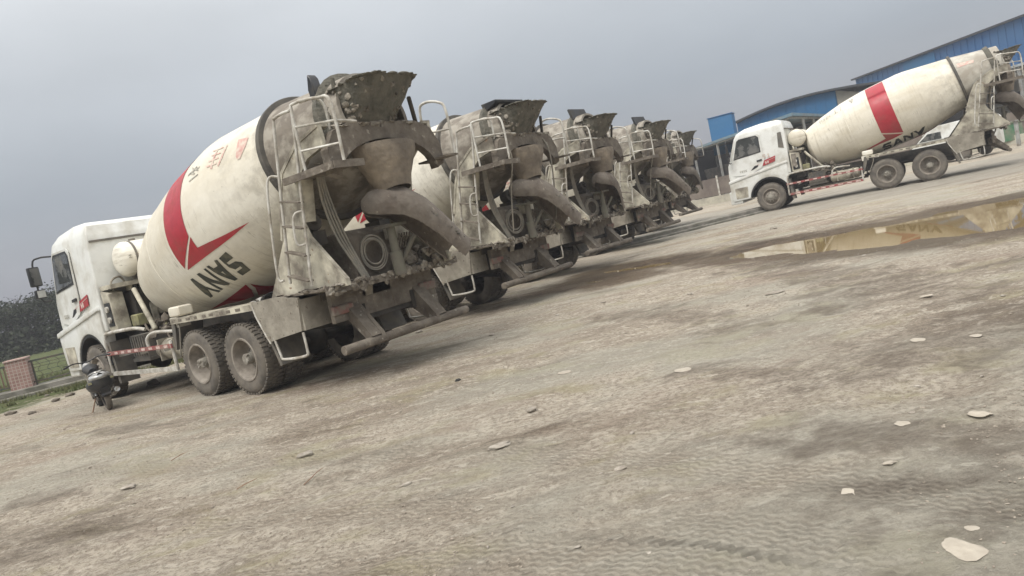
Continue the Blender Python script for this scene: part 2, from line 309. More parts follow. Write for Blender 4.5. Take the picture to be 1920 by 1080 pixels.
def make_tyre(name, parent, x, y, side, dual):
    """tyre (> rim) whose outer face looks to `side`"""
    rr = .54
    mb = MB(); offs = [0] if not dual else [0, -.33]
    for o_ in offs:
        yb = y+side*o_
        pr = [(-.0, .30), (.0, .335), (.012, .40), (.012, .46), (-.01, .505), (-.035, .527), (-.06, .535), (-.245, .535), (-.27, .527), (-.295, .50), (-.31, .44), (-.305, .335), (-.30, .30)]
        mb.lathe([(a*side, b) for a, b in pr], (x, yb, rr), (0, 1, 0), n=40)
        for k in range(46):       # shoulder lugs
            a = 2*math.pi*k/46
            for e_, (u0_, u1_) in enumerate(((-.012, -.10), (-.115, -.185), (-.20, -.298))):
                aa = a+(.07 if e_ == 1 else 0)
                m = Matrix.Translation((x, yb, rr)) @ Matrix.Rotation(aa, 4, 'Y')
                lo, hi = sorted((u0_*side, u1_*side))
                mb.box(-.022, .022, lo, hi, .515 if e_ != 1 else .53, .546, m)
    t = obj(name, mb, MAT['rubber'], parent, 30)
    rb = MB()
    if dual: pr = [(-.005, .335), (.012, .325), (.008, .30), (-.03, .285), (-.17, .27), (-.20, .24), (-.205, .10), (-.205, .0)]
    else: pr = [(-.005, .335), (.012, .325), (.008, .30), (-.03, .285), (-.08, .27), (-.06, .22), (-.01, .17), (.0, .12), (.0, 0)]
    rb.lathe([(a*side, b) for a, b in pr], (x, y, rr), (0, 1, 0), n=36)
    obj('rim', rb, MAT['rim'], t, 40)
    hb = MB(); d0 = -.205 if dual else -.0
    hb.lathe([(a*side, b) for a, b in ((d0, .135), (d0+.05, .13), (d0+.06, .085), (d0+(.19 if dual else .07), .08), (d0+(.20 if dual else .085), .05), (d0+(.2 if dual else .09), 0))], (x, y, rr), (0, 1, 0), n=18)
    for k in range(10):
        a = 2*math.pi*k/10; rn = .165
        cx, cz = x+rn*math.cos(a), rr+rn*math.sin(a)
        lo, hi = sorted(((d0-.01)*side+y, (d0+.045)*side+y)); hb.tube([(cx, lo, cz), (cx, hi, cz)], .018, 6)
    if dual:
        for k in range(9):
            hb.blob((x+RNG.uniform(-.06, .06), y+side*(d0+.15+RNG.uniform(0, .05)), rr+RNG.uniform(-.07, .07)), (.03, .03, .03), seed=k, sub=1, rough=.4)
    obj('hub', hb, MAT['hub'], t, 40)
    return t

def make_truck():
    T = empty('concrete_mixer_truck')
    # ---- chassis
    mb = MB()
    for s in (-1, 1):
        mb.box(-2.0, 6.45, s*.47-.04, s*.47+.04, .76, 1.02); mb.box(-1.95, 4.45, s*.46-.035, s*.46+.035, 1.022, 1.17)
    for x in (-1.9, -1.2, -.5, .68, 1.6, 2.6, 3.6, 4.4, 5.9): mb.box(x-.05, x+.05, -.43, .43, .79, 1.0)
    for x in (0, 1.35, 5.37):
        mb.tube([(x, -1.0, .54), (x, -.3, .54), (x, .3, .54), (x, 1.0, .54)], [.075, .09, .09, .075], 10)
        mb.blob((x, 0, .54), (.24, .24, .25), sub=2, rough=.05)
    for s in (-1, 1):             # leaf springs, bogie arms
        mb.tube([(-.75, s*.6, .62), (0, s*.6, .70), (.68, s*.6, .84), (1.35, s*.6, .70), (2.1, s*.6, .62)], .05, 6)
        mb.tube([(4.6, s*.5, .72), (5.37, s*.5, .62), (6.2, s*.5, .76)], .045, 6)
    obj('chassis_frame', mb, MAT['dark'], T)
    # ---- wheels
    for s in (-1, 1):
        for x, d in ((0, True), (1.35, True), (5.37, False)): make_tyre('tyre', T, x, s*1.22, s, d)
    # ---- cab
    top = [(6.80, 1.35), (6.83, 1.60), (6.79, 2.02), (6.70, 2.22), (6.40, 3.02), (6.28, 3.20), (5.95, 3.33), (5.3, 3.40), (4.72, 3.38), (4.56, 3.30), (4.50, 3.10), (4.50, 1.30)]
    mb = MB(); mb.prism(top, -1.21, 1.21)
    bmesh.ops.recalc_face_normals(mb.bm, faces=mb.bm.faces)
    for zc in (2.0, 2.25, 2.6, 2.95, 3.15, 3.3): bmesh.ops.bisect_plane(mb.bm, geom=mb.bm.verts[:]+mb.bm.edges[:]+mb.bm.faces[:], plane_co=(0, 0, zc), plane_no=(0, 0, 1))
    for v in mb.bm.verts:
        z = v.co.z; f = 1 - (.055*max(0, (z-2.0))/1.4) - .10*max(0, (z-3.0)/.4)**2
        v.co.y *= f
        if v.co.x > 6.2: v.co.y *= 1-.05*min(1, (v.co.x-6.2)/.6)
    mb.bevel(.055, 3, 38)
    cab = obj('cab', mb, MAT['white'], T, 40)
    ysf = lambda z: 1.21*(1 - (.055*max(0, (z-2.0))/1.4) - .10*max(0, (z-3.0)/.4)**2)
    def side_slab(poly, s, th, base=0.0):
        """a slab lying on the cab flank, following its tumblehome"""
        m = MB(); m.prism(poly, 0, th)
        bmesh.ops.recalc_face_normals(m.bm, faces=m.bm.faces)
        for zc in (2.0, 2.3, 2.6, 2.9): bmesh.ops.bisect_plane(m.bm, geom=m.bm.verts[:]+m.bm.edges[:]+m.bm.faces[:], plane_co=(0, 0, zc), plane_no=(0, 0, 1))
        for v in m.bm.verts:
            k = ysf(v.co.z)*(1-.05*min(1, max(0, (v.co.x-6.2)/.6)))
            v.co.y = s*(k+base+v.co.y)
        return m
    for s in (-1, 1):
        door = [(6.66, 1.62), (6.60, 2.16), (6.33, 2.98), (6.22, 3.03), (5.50, 3.03), (5.40, 2.96), (5.38, 2.0), (5.50, 1.75), (6.0, 1.55)]
        d = obj('door', side_slab(door, s, .014).bevel(.008, 1, 60), MAT['white'], cab, 30)
        win = [(6.50, 2.27), (6.28, 2.90), (6.2, 2.95), (5.57, 2.95), (5.50, 2.88), (5.50, 2.36)]
        obj('window', side_slab(win, s, .006, .015), MAT['glass'], d, 0)
        fr = side_slab([(6.53, 2.23), (6.30, 2.93), (6.2, 2.99), (5.55, 2.99), (5.46, 2.90), (5.46, 2.32)], s, .004, .0145)
        obj('window_seal', fr, MAT['plastic'], d, 0)
        obj('door_handle', side_slab([(5.66, 1.98), (5.46, 2.0), (5.46, 2.06), (5.66, 2.04)], s, .03, .014).bevel(.008, 1, 60), MAT['plastic'], d, 30)
        # badge: red flash with a dark tip and a pale mark
        obj('badge', side_slab([(5.60, 1.755), (5.00, 1.86), (4.96, 2.07), (5.38, 1.98), (5.65, 1.87)], s, .005, .003), MAT['red'], T, 0)
        obj('badge_tip', side_slab([(5.95, 1.69), (5.605, 1.755), (5.655, 1.87), (5.78, 1.84)], s, .005, .0032), MAT['plastic'], T, 0)
        obj('badge_line', side_slab([(5.72, 1.842), (4.985, 2.0), (4.983, 2.012), (5.70, 1.858)], s, .006, .0062), MAT['reflect'], T, 0)
        mk = MB()
        for pl in ([(5.36, 1.83), (5.32, 1.83), (5.30, 1.90), (5.34, 1.92), (5.37, 1.90)], [(5.28, 1.84), (5.23, 1.85), (5.22, 1.92), (5.26, 1.94), (5.29, 1.90)]):
            q = side_slab(pl, s, .004, .0085); me_ = bpy.data.meshes.new('t'); q.bm.to_mesh(me_); mk.bm.from_mesh(me_); bpy.data.meshes.remove(me_); q.bm.free()
        obj('badge_mark', mk, MAT['reflect'], T, 0)
        lt = MB()
        for i in range(4):
            x_ = 6.36-.075*i
            q = side_slab([(x_, 1.70), (x_-.05, 1.71), (x_-.05, 1.725), (x_-.02, 1.722), (x_-.02, 1.76), (x_-.05, 1.765), (x_-.05, 1.78), (x_, 1.77)], s, .003, .016); me_ = bpy.data.meshes.new('t'); q.bm.to_mesh(me_); lt.bm.from_mesh(me_); bpy.data.meshes.remove(me_); q.bm.free()
        obj('door_lettering', lt, MAT['greyletter'], d, 0)
        # front fender with the arch cut out and a raised swage along its top
        arch = [(5.37+.76*math.cos(a), .56+.76*math.sin(a)) for a in np.linspace(R(150), R(10), 14)]
        fp = [(4.60, 1.76), (4.60, 1.28), (4.66, 1.02)] + arch + [(6.12, .64), (6.78, .62), (6.83, 1.0), (6.84, 1.42), (6.4, 1.50), (5.7, 1.60)]
        m = MB(); m.prism(fp, s*1.04, s*1.245); m.bevel(.028, 2, 40); fd = obj('fender', m, MAT['white'], T, 40)
        m = MB(); m.prism([(6.84, 1.44), (5.7, 1.63), (4.58, 1.80), (4.56, 1.72), (5.7, 1.53), (6.86, 1.34)], s*1.10, s*1.275); m.bevel(.02, 2, 40); obj('trim_strip', m, MAT['white'], fd, 40)
        m = MB()
        inner = [(5.37+.70*math.cos(a), .56+.70*math.sin(a)) for a in np.linspace(R(10), R(172), 16)]
        outer = [(5.37+.755*math.cos(a), .56+.755*math.sin(a)) for a in np.linspace(R(172), R(10), 16)]
        m.prism(inner+outer, s*.72, s*1.225); obj('wheel_arch', m, MAT['plastic'], fd, 40)
        m = MB(); m.prism([(6.20, .70), (6.66, .70), (6.66, 1.12), (6.16, 1.12)], s*1.24, s*1.252)
        obj('step_panel', m, MAT['frame'], fd, 0)
        m = MB(); m.prism([(4.50, .30), (4.60, .30), (4.66, 1.02), (4.58, 1.10)], s*.85, s*1.20); obj('mud_flap', m, MAT['grey'], T)
        # mirrors
        m = MB(); m.tube([(6.42, s*1.14, 3.0), (6.62, s*1.30, 3.02), (6.66, s*1.42, 2.9), (6.66, s*1.42, 2.2), (6.62, s*1.25, 2.14)], .018, 8, smooth=4)
        mr = obj('mirror_arm', m, MAT['plastic'], T)
        m = MB(); m.cbox((6.66, s*1.44, 2.66), (.09, .22, .40), (0, 0, s*.25)); m.bevel(.03, 2); mh = obj('mirror', m, MAT['plastic'], mr, 40)
        m = MB(); m.cbox((6.613, s*1.428, 2.66), (.004, .18, .35), (0, 0, s*.25)); obj('mirror_glass', m, MAT['glass'], mr, 0)
        m = MB(); m.cbox((6.65, s*1.42, 2.30), (.08, .20, .18), (0, 0, s*.25)); m.bevel(.03, 2); obj('mirror', m, MAT['plastic'], mr, 40)
        m = MB(); m.cbox((6.606, s*1.41, 2.30), (.004, .16, .14), (0, 0, s*.25)); obj('mirror_glass', m, MAT['glass_light'], mr, 0)
    m = MB(); m.prism([(6.735, 2.20), (6.425, 3.0), (6.455, 3.0), (6.765, 2.20)], -1.02, 1.02); obj('windscreen', m, MAT['glass'], cab, 0)
    m = MB(); m.prism([(6.79, 1.05), (6.86, 1.05), (6.86, 1.95), (6.80, 1.95)], -.92, .92)
    for z in (1.15, 1.32, 1.49, 1.66, 1.83): m.box(6.86, 6.885, -.88, .88, z-.03, z+.03)
    obj('grille', m, MAT['plastic'], cab)
    m = MB(); m.box(6.45, 6.92, -1.2, 1.2, .50, 1.02); m.bevel(.05, 3); obj('front_bumper', m, MAT['white'], T)
    for s in (-1, 1):
        m = MB(); m.cbox((6.91, s*.92, .80), (.04, .38, .20)); m.bevel(.015, 2); obj('headlight', m, MAT['glass_light'], T)
    # cab rear: edge seam, intake and air box
    m = MB(); m.box(4.472, 4.499, -1.12, 1.12, 2.98, 3.02); m.tube([(4.46, .2, 3.0), (4.44, -.1, 2.93), (4.44, -.5, 2.95), (4.45, -.9, 2.9)], .015, 6); obj('rear_wall_trim', m, MAT['grey'], cab)
    m = MB(); m.box(4.485, 4.4992, .55, .95, 1.96, 2.06); m.box(4.487, 4.4993, .58, .78, 1.86, 1.90); obj('rear_wall_grille', m, MAT['grey'], cab, 0)
    m = MB(); m.prism([(4.46, 1.25), (4.10, 1.30), (4.12, 1.98), (4.46, 2.06)], .92, 1.18); m.bevel(.03, 2, 40); ab = obj('air_filter_box', m, MAT['frame'], T, 40)
    m = MB(); m.box(4.16, 4.40, 1.181, 1.19, 1.38, 1.82); obj('filter_panel', m, MAT['plastic'], ab, 0)
    for z in (1.70, 1.50): m = MB(); m.tube([(4.28, 1.185, z), (4.28, 1.225, z)], .055, 16); obj('filter_cap', m, MAT['rail'], ab)
    m = MB(); m.tube([(4.3, 1.0, 2.0), (4.3, 1.0, 2.2), (4.36, .8, 2.26), (4.4, .7, 2.05)], .02, 8, smooth=5); m.box(3.98, 4.46, .30, 1.16, 2.06, 2.14); obj('intake_bracket', m, MAT['frame'], T)
    # dark engine mass behind and under the cab
    m = MB(); m.box(4.15, 6.3, -.5, .5, .62, 1.5); m.box(4.02, 4.42, -.9, .82, 1.02, 1.98); m.bevel(.03, 1); obj('engine', m, MAT['dark'], T)
    # ---- water tank
    m = MB(); L_ = .88
    prf = [(-L_, 0), (-L_+.01, .12), (-L_+.04, .23), (-L_+.09, .30), (-L_+.16, .33), (L_-.16, .33), (L_-.09, .30), (L_-.04, .23), (L_-.01, .12), (L_, 0)]
    m.lathe(prf, (4.17, 0, 2.55), (0, 1, 0), n=32); tk = obj('water_tank', m, MAT['drum'], T, 50)
    for y in (-.56, .62):
        m = MB(); m.lathe([(-.02, .325), (-.02, .34), (.02, .34), (.02, .325)], (4.17, y, 2.55), (0, 1, 0), n=32); m.box(4.14, 4.20, y-.03, y+.03, 2.06, 2.24); obj('tank_strap', m, MAT['grey'], tk)
    m = MB(); m.tube([(4.17, .5, 2.86), (4.17, .5, 2.915)], .06, 14); obj('filler_cap', m, MAT['grey'], tk); m = MB(); m.tube([(4.17, .2, 2.84), (4.17, .2, 2.93), (4.17, .05, 2.93)], .02, 8); obj('vent_pipe', m, MAT['grey'], tk)
    lt = MB()
    for i in range(3):
        y0_ = .88-.01*i; zz = 2.60
        lt.cbox((4.17-.33-.001, .74-.12*i, 2.55), (.006, .06, .012)); lt.cbox((4.17-.33-.001, .74-.12*i, 2.59), (.006, .06, .012)); lt.cbox((4.17-.33-.001, .74-.12*i, 2.57), (.006, .012, .07))
    obj('tank_lettering', lt, MAT['greyletter'], tk, 0)
    # ---- front pedestal, pump and small things behind the cab
    m = MB()
    for s in (-1, 1):
        m.prism([(4.30, 1.02), (3.96, 1.02), (3.98, 1.5), (4.12, 2.10), (4.34, 2.10), (4.30, 1.5)], s*.44, s*.56)
        m.tube([(3.98, s*.78, 1.98), (3.35, s*.86, 1.18)], .05, 6)
        m.prism([(4.24, 1.10), (4.05, 1.10), (4.08, 2.08), (4.25, 2.08)], s*.74, s*.80)
    m.box(4.0, 4.3, -.56, .56, 1.42, 1.56); m.bevel(.012, 1, 50); obj('drum_pedestal', m, MAT['frame'], T)
    m = MB(); m.cbox((3.99, .80, 1.40), (.26, .22, .22)); m.bevel(.02, 1); m.tube([(3.9, .7, 1.3), (3.7, .6, 1.2), (3.5, .55, 1.22)], .03, 8, smooth=4); obj('hydraulic_pump', m, MAT['yellow'], T)
    m = MB(); m.tube([(3.95, .0, 2.0), (4.25, 0, 1.93)], .26, 20); m.tube([(4.02, 0, 1.98), (4.05, 0, 1.97)], .33, 20); m.cbox((4.1, 0, 1.7), (.2, .5, .3)); obj('gearbox', m, MAT['yellow'], T)
    m = MB()
    for k in range(9): m.blob((RNG.uniform(3.0, 4.0), RNG.uniform(.5, .95), RNG.uniform(1.05, 1.35)), (.09, .08, .09), seed=k, sub=1, rough=.4)
    for k in range(7):
        a = Vector((RNG.uniform(2.6, 4.2), RNG.uniform(.5, .9), RNG.uniform(.95, 1.4))); m.tube([a, a+Vector((-.25, .05, -.15)), a+Vector((-.5, 0, RNG.uniform(-.2, .1)))], .018, 6, smooth=4)
    obj('pipework', m, MAT['dirty'], T)
    # tanks and boxes along the flank
    for s in (-1, 1):
        m = MB(); m.lathe([(0, 0), (.0, .12), (.04, .17), (.09, .185), (.92, .185), (.97, .17), (1.01, .12), (1.01, 0)], (2.2, s*.86, .80), (1, 0, 0), n=20)
        m.box(2.4, 2.44, s*.86-.2, s*.86+.2, .62, 1.0); m.box(2.95, 2.99, s*.86-.2, s*.86+.2, .62, 1.0); obj('air_tank', m, MAT['frame'], T, 50)
    m = MB(); m.box(3.36, 3.95, .66, 1.08, .72, 1.14)
    for k in range(6): m.box(3.40+k*.095, 3.44+k*.095, 1.081, 1.105, .76, 1.12)
    m.box(3.30, 4.0, .60, 1.1, .66, .718); obj('battery_box', m, MAT['grey'], T, 0)
    m = MB(); m.box(2.9, 4.2, -1.10, -.62, .55, 1.08); m.bevel(.05, 3); obj('fuel_tank', m, MAT['grey'], T)
    for s in (-1, 1):
        m = MB(); m.tube([(3.15, s*1.12, 1.22), (3.45, s*1.20, 1.28), (4.45, s*1.22, 1.27), (4.62, s*1.22, 1.22), (4.68, s*1.22, 1.05), (4.70, s*1.22, .52)], .032, 8, smooth=5)
        m.tube([(2.12, s*1.22, .98), (2.12, s*1.22, .50)], .03, 8)
        m.tube([(2.5, s*.95, 1.10), (2.9, s*1.1, 1.14), (3.08, s*1.16, 1.06), (3.10, s*1.16, .90)], .028, 8, smooth=5)
        m.box(2.10, 4.72, s*1.215-.018, s*1.215+.018, .46, .535)
        for x in (2.5, 3.4, 4.3): m.box(x-.02, x+.02, min(s*.5, s*1.19), max(s*.5, s*1.19), .80, .84)
        g = obj('side_guard', m, MAT['rail'], T)
        m = MB(); m.box(2.08, 4.74, s*1.235-.012, s*1.235+.012, .855, .925); rl = obj('guard_rail', m, MAT['redrail'], g, 0)
        for k in range(9): m = MB(); m.box(2.22+.285*k, 2.35+.285*k, s*1.249-.0025, s*1.249+.0025, .868, .912); obj('reflector', m, MAT['reflect'], g, 0)
    # ---- rear mudguards: long marked board, toolbox plate, flaps
    for s in (-1, 1):
        m = MB(); m.box(-.60, 1.90, s*1.235-.015, s*1.235+.015, 1.235, 1.325); m.box(-.62, 1.92, min(s*.72, s*1.219), max(s*.72, s*1.219), 1.30, 1.322)
        bd = obj('mudguard', m, MAT['frame'], T)
        for k in range(9):
            x = 1.78-.25*k+(.03 if k % 2 else 0); m = MB(); m.box(x-.05, x+.04+.02*(k % 3), s*1.252-.002, s*1.252+.002, 1.262, 1.303); obj('worn_marking', m, MAT['dirty'], bd, 0)
        m = MB(); m.prism([(-.58, 1.345), (-.60, 1.20), (-.72, .95), (-.80, .76), (-1.10, .80), (-1.62, .86), (-1.70, 1.30), (-1.2, 1.36)], s*1.215, s*1.245); m.box(-1.68, -.78, min(s*.75, s*1.214), max(s*.75, s*1.214), .86, 1.27)
        obj('toolbox', m, MAT['dustplate'], T, 30)
        m = MB(); m.tube([(-.60, s*1.25, 1.30), (-.63, s*1.25, 1.15), (-.78, s*1.25, .84), (-.84, s*1.25, .74)], .014, 6)
        m.tube([(-.92, s*1.23, .82), (-.98, s*1.23, .56), (-1.05, s*1.23, .50), (-1.55, s*1.23, .52), (-1.62, s*1.23, .60), (-1.62, s*1.23, .84)], .018, 6, smooth=3); obj('guard_loop', m, MAT['rail'], T)
        m = MB(); m.prism([(-.68, .95), (-.74, .92), (-.92, .42), (-.86, .40)], s*.72, s*1.20); obj('mud_flap', m, MAT['grey'], T)
        m = MB(); m.prism([(1.92, 1.30), (1.88, 1.18), (2.02, .80), (2.08, .80), (2.0, 1.22), (1.98, 1.30)], s*.72, s*1.20); obj('mud_flap', m, MAT['grey'], T)
        m = MB(); m.cbox((1.85, s*1.06, 1.425), (.36, .26, .17)); m.bevel(.05, 3); m.cbox((1.95, s*1.06, 1.25), (.22, .22, .17)); obj('small_water_box', m, MAT['drum'], T)
        m = MB(); m.tube([(1.72, s*1.2, 1.34), (1.70, s*1.23, 1.1), (1.9, s*1.22, .7)], .012, 6, smooth=4); obj('drain_hose', m, MAT['hose'], T)
    # ---- drum
    drum = obj('drum', MB().lathe([(-a, b) for a, b in PROF[:13]], (0, 0, 0), (0, 0, 1), n=72), MAT['drum'], T, 25)
    drum.matrix_local = Matrix.Translation(DO) @ DM
    m = MB(); m.lathe([(-a, b) for a, b in ((5.148, .905), (5.7, .765), (6.2, .64), (6.5, .575), (6.5, .52), (6.1, .56), (5.2, .80))], (0, 0, 0), (0, 0, 1), n=72); obj('rear_cone', m, MAT['cone'], drum, 30)
    m = MB(); m.lathe([(-a, b) for a, b in ((5.09, .90), (5.09, .965), (5.10, .975), (5.165, .975), (5.175, .965), (5.18, .89))], (0, 0, 0), (0, 0, 1), n=72); obj('drum_ring', m, MAT['ringm'], drum, 30)
    for s_ in (1.5,):
        m = MB(); r_ = rad(s_); m.lathe([(-s_-.012, r_-.004), (-s_-.008, r_+.0055), (-s_+.008, r_+.0055), (-s_+.012, r_-.006)], (0, 0, 0), (0, 0, 1), n=72); obj('weld_seam', m, MAT['drum'], drum, 60)
    # ---- rollers
    for s in (-1, 1):
        a = R(-90+s*32); p = DO + Vector((-math.cos(TAU)*5.12, 0, math.sin(TAU)*5.12)); n_ = Vector((math.sin(a+math.pi/2*0)*0, 0, 0))
        rp = Vector((0, math.cos(a), 0)) + Vector((math.sin(TAU), 0, math.cos(TAU)))*math.sin(a)
        cc = p + rp*(.995+.135)
        m = MB(); ax_ = Vector((-math.cos(TAU), 0, math.sin(TAU))); m.tube([cc-ax_*.09, cc+ax_*.09], .135, 20); m.tube([cc-ax_*.16, cc+ax_*.16], .05, 10)
        m.cbox(cc+Vector((0, 0, -.22)), (.34, .2, .2)); obj('drum_roller', m, MAT['grey'], T)
    # ---- rear support: two swept side plates and a portal round the cone
    for s in (-1, 1):
        pl = [(-.72, 1.35), (-1.32, 2.08), (-1.52, 2.62), (-1.68, 2.93), (-2.10, 3.20), (-2.60, 3.32), (-2.62, 3.08), (-2.25, 3.0), (-1.98, 2.80), (-1.83, 2.25), (-1.90, 2.05), (-2.45, 1.42), (-2.45, 1.33), (-1.9, 1.30), (-.75, 1.30)]
        m = MB(); m.prism(pl, s*.93, s*.99); m.prism([(-1.32, 2.08), (-1.52, 2.62), (-1.68, 2.93), (-2.10, 3.20), (-2.60, 3.32), (-2.60, 3.36), (-2.08, 3.24), (-1.64, 2.96), (-1.48, 2.64), (-1.28, 2.10)], s*.83, s*1.0)
        m.prism([(-1.83, 2.25), (-1.98, 2.80), (-2.02, 2.78), (-1.88, 2.24)], s*.80, s*1.0)
        obj('rear_support', m, MAT['frame'], T, 30)
        m = MB(); m.prism([(-.95, 1.33), (-1.4, 1.95), (-1.52, 2.0), (-1.22, 1.33)], s*.62, s*.66); m.prism([(-1.7, 1.18), (-1.0, 1.18), (-1.0, 1.33), (-1.7, 1.33)], -.9, .9) if s > 0 else None
        obj('roller_bracket', m, MAT['dirty'], T)
    # arched fascia beam across the two side plates
    m = MB(); aa_ = np.linspace(0, math.pi, 15)
    poly = [(1.0, 2.72), (1.0, 3.02), (.86, 3.24), (.60, 3.34), (-.60, 3.34), (-.86, 3.24), (-1.0, 3.02), (-1.0, 2.72)]+[(-.86*math.cos(a), 2.66+.46*math.sin(a)) for a in aa_]
    m.prism(poly, -2.70, -2.56, plane='yz'); obj('fascia_beam', m, MAT['dirty'], T, 30)
    # cement crust over the portal top
    m = MB()
    for k in range(26): m.blob((-2.63+RNG.uniform(-.06, .06), RNG.uniform(-.7, .7), 3.33+RNG.uniform(-.04, .02)), (RNG.uniform(.05, .10), RNG.uniform(.06, .15), RNG.uniform(.02, .05)), seed=k, sub=2, rough=.35)
    obj('cement_crust', m, MAT['crust'], T, 60)
    # ---- hopper
    def ringpts(x0, x1, hy, z0, z1, n=24, k=.0):
        out = []
        for i in range(n):
            a = 2*math.pi*i/n; cx, cy = math.cos(a), math.sin(a); sx = math.copysign(abs(cx)**.6, cx); sy = math.copysign(abs(cy)**.6, cy)
            x = (x0+x1)/2+(x1-x0)/2*sx; out.append(Vector((x, hy*sy, z0+(z1-z0)*(x-x0)/(x1-x0))))
        return out
    m = MB(); r1 = ringpts(-3.09, -2.22, .52, 3.87, 3.80); r15 = [p+Vector((0, .03, 0)) for p in ringpts(-2.93, -2.26, .46, 3.62, 3.62)]; r2 = [p+Vector((0, .08, 0)) for p in ringpts(-2.68, -2.30, .37, 3.32, 3.36)]
    r1i = [p*1 for p in ringpts(-3.05, -2.26, .48, 3.865, 3.80)]; r2i = [p+Vector((0, .08, 0)) for p in ringpts(-2.64, -2.34, .33, 3.33, 3.37)]
    rings = []
    for rr_, nz_ in ((r2, .0), (r15, .018), (r1, .022), (r1i, .012), (r2i, 0)):
        ring = []
        for i, p in enumerate(rr_):
            q = p + Vector((0, 0, nz_*1.2*mnoise.noise(p*3))) ; ring.append(m.bm.verts.new(q))
        rings.append(ring)
    for A, B in zip(rings, rings[1:]):
        for k in range(24): m._f([A[k], A[(k+1) % 24], B[(k+1) % 24], B[k]])
    for k in range(24): m._f([rings[-1][k], rings[-1][(k+1) % 24], rings[0][(k+1) % 24], rings[0][k]])
    hp = obj('feed_hopper', m, MAT['crust_dark'], T, 50)
    m = MB()
    for i in range(40):
        a = 2*math.pi*i/40; cx, cy = math.cos(a), math.sin(a); sx = math.copysign(abs(cx)**.6, cx); sy = math.copysign(abs(cy)**.6, cy)
        x = -2.655+.435*sx; z = 3.868-.07*(x+3.09)/.87
        m.blob((x, .51*sy, z), (RNG.uniform(.04, .08), RNG.uniform(.04, .07), RNG.uniform(.012, .022)), seed=i, sub=2, rough=.25)
    obj('hopper_rim_crust', m, MAT['crust_dark'], hp, 60)
    m = MB()
    for k in range(90):
        t = RNG.uniform(0, 1); a = RNG.uniform(0, 2*math.pi); z = 3.38+.46*t; hx = .21+.21*t; m.blob((-2.50-.14*t+hx*math.copysign(abs(math.cos(a))**.6, math.cos(a)), (.39+.12*t)*math.copysign(abs(math.sin(a))**.6, math.sin(a))+.08*(1-t), z), (RNG.uniform(.02, .07), RNG.uniform(.02, .05), RNG.uniform(.02, .06)), seed=k, sub=1, rough=.45)
    obj('cement_crust', m, MAT['crust'], hp, 60)
    # shredded rubber round the mouth of the drum
    m = MB()
    for k in range(46):
        a = R(RNG.uniform(5, 165)); base = Vector((-2.26+RNG.uniform(-.14, .05), math.cos(a)*.60, 3.44+math.sin(a)*.40)); ln = RNG.uniform(.25, .60)
        p1 = base+Vector((RNG.uniform(-.05, .05), RNG.uniform(-.04, .07), -ln*.5)); p2_ = base+Vector((RNG.uniform(-.12, .05), RNG.uniform(-.05, .10), -ln))
        m.tube([base, p1, p2_], [.05, .04, .012], 5, smooth=3)
    m.lathe([(-.10, .60), (-.08, .70), (.05, .72), (.08, .62), (-.10, .60)], axp(6.20), (-math.cos(TAU), 0, math.sin(TAU)), n=30)
    obj('rubber_apron', m, MAT['crust_dark'], hp, 50)
    # ---- collecting hood below the mouth and the folded chute
    m = MB(); n_ = 20; rg = []
    for (cx, cz, ax_, ay) in ((-2.52, 3.02, .32, .54), (-2.54, 2.92, .33, .50), (-2.55, 2.74, .29, .39), (-2.55, 2.52, .24, .28), (-2.55, 2.42, .23, .26)):
        rg.append([m.bm.verts.new((cx-ax_*math.cos(a), ay*math.sin(a)-.06, cz+.06*math.cos(a))) for a in [2*math.pi*i/n_ for i in range(n_)]])
    for A, B in zip(rg, rg[1:]):
        for k in range(n_): m._f([A[k], A[(k+1) % n_], B[(k+1) % n_], B[k]])
    obj('collecting_hood', m, MAT['chutebrown'], T, 50)
    def trough(path, r, m, a0=R(-35), a1=R(215), th=.02):
        """half pipe along path: open side down (the chute is folded over)"""
        P = [Vector(p) for p in path]; N = len(P); outer = []; inner = []
        for i, p in enumerate(P):
            d = (P[min(i+1, N-1)]-P[max(i-1, 0)]).normalized(); u_ = (Vector((0, 0, 1))-d*d.z).normalized(); v_ = d.cross(u_); rr = r[i]
            K = 14; A_ = [a0+(a1-a0)*k/K for k in range(K+1)]
            outer.append([m.bm.verts.new(p+(v_*math.cos(a)+u_*math.sin(a))*rr) for a in A_]); inner.append([m.bm.verts.new(p+(v_*math.cos(a)+u_*math.sin(a))*max(rr-th, .002)) for a in A_])
        for i in range(N-1):
            for k in range(14):
                m._f([outer[i][k], outer[i][k+1], outer[i+1][k+1], outer[i+1][k]]); m._f([inner[i][k+1], inner[i][k], inner[i+1][k], inner[i+1][k+1]])
            m._f([outer[i][0], outer[i+1][0], inner[i+1][0], inner[i][0]]); m._f([outer[i][-1], inner[i][-1], inner[i+1][-1], outer[i+1][-1]])
        for k in range(14):
            m._f([outer[0][k+1], outer[0][k], inner[0][k], inner[0][k+1]]); m._f([outer[-1][k], outer[-1][k+1], inner[-1][k+1], inner[-1][k]])
    m = MB(); trough([(-2.36, .40, 2.24), (-2.38, .37, 2.25), (-2.42, .28, 2.26), (-2.48, .12, 2.26), (-2.55, -.08, 2.22), (-2.60, -.28, 2.08), (-2.62, -.55, 1.84), (-2.62, -.80, 1.60), (-2.62, -.98, 1.44)], [.03, .13, .21, .26, .275, .275, .26, .245, .235], m)
    ch = obj('discharge_chute', m, MAT['chute'], T, 50)
    m = MB()
    for k in range(34):
        t = RNG.uniform(0, 1); a = RNG.uniform(-.6, 1.2); c_ = Vector((-2.60, -.28, 2.10)).lerp(Vector((-2.62, -.98, 1.46)), t); n2 = Vector((-math.sin(.9+a*.4), .2, math.cos(.9+a*.4)))
        m.blob(c_+n2*.248, (RNG.uniform(.02, .05), RNG.uniform(.02, .05), .012+RNG.uniform(0, .015)), seed=k, sub=1, rough=.5)
    obj('cement_crust', m, MAT['crust_dark'], ch, 60)
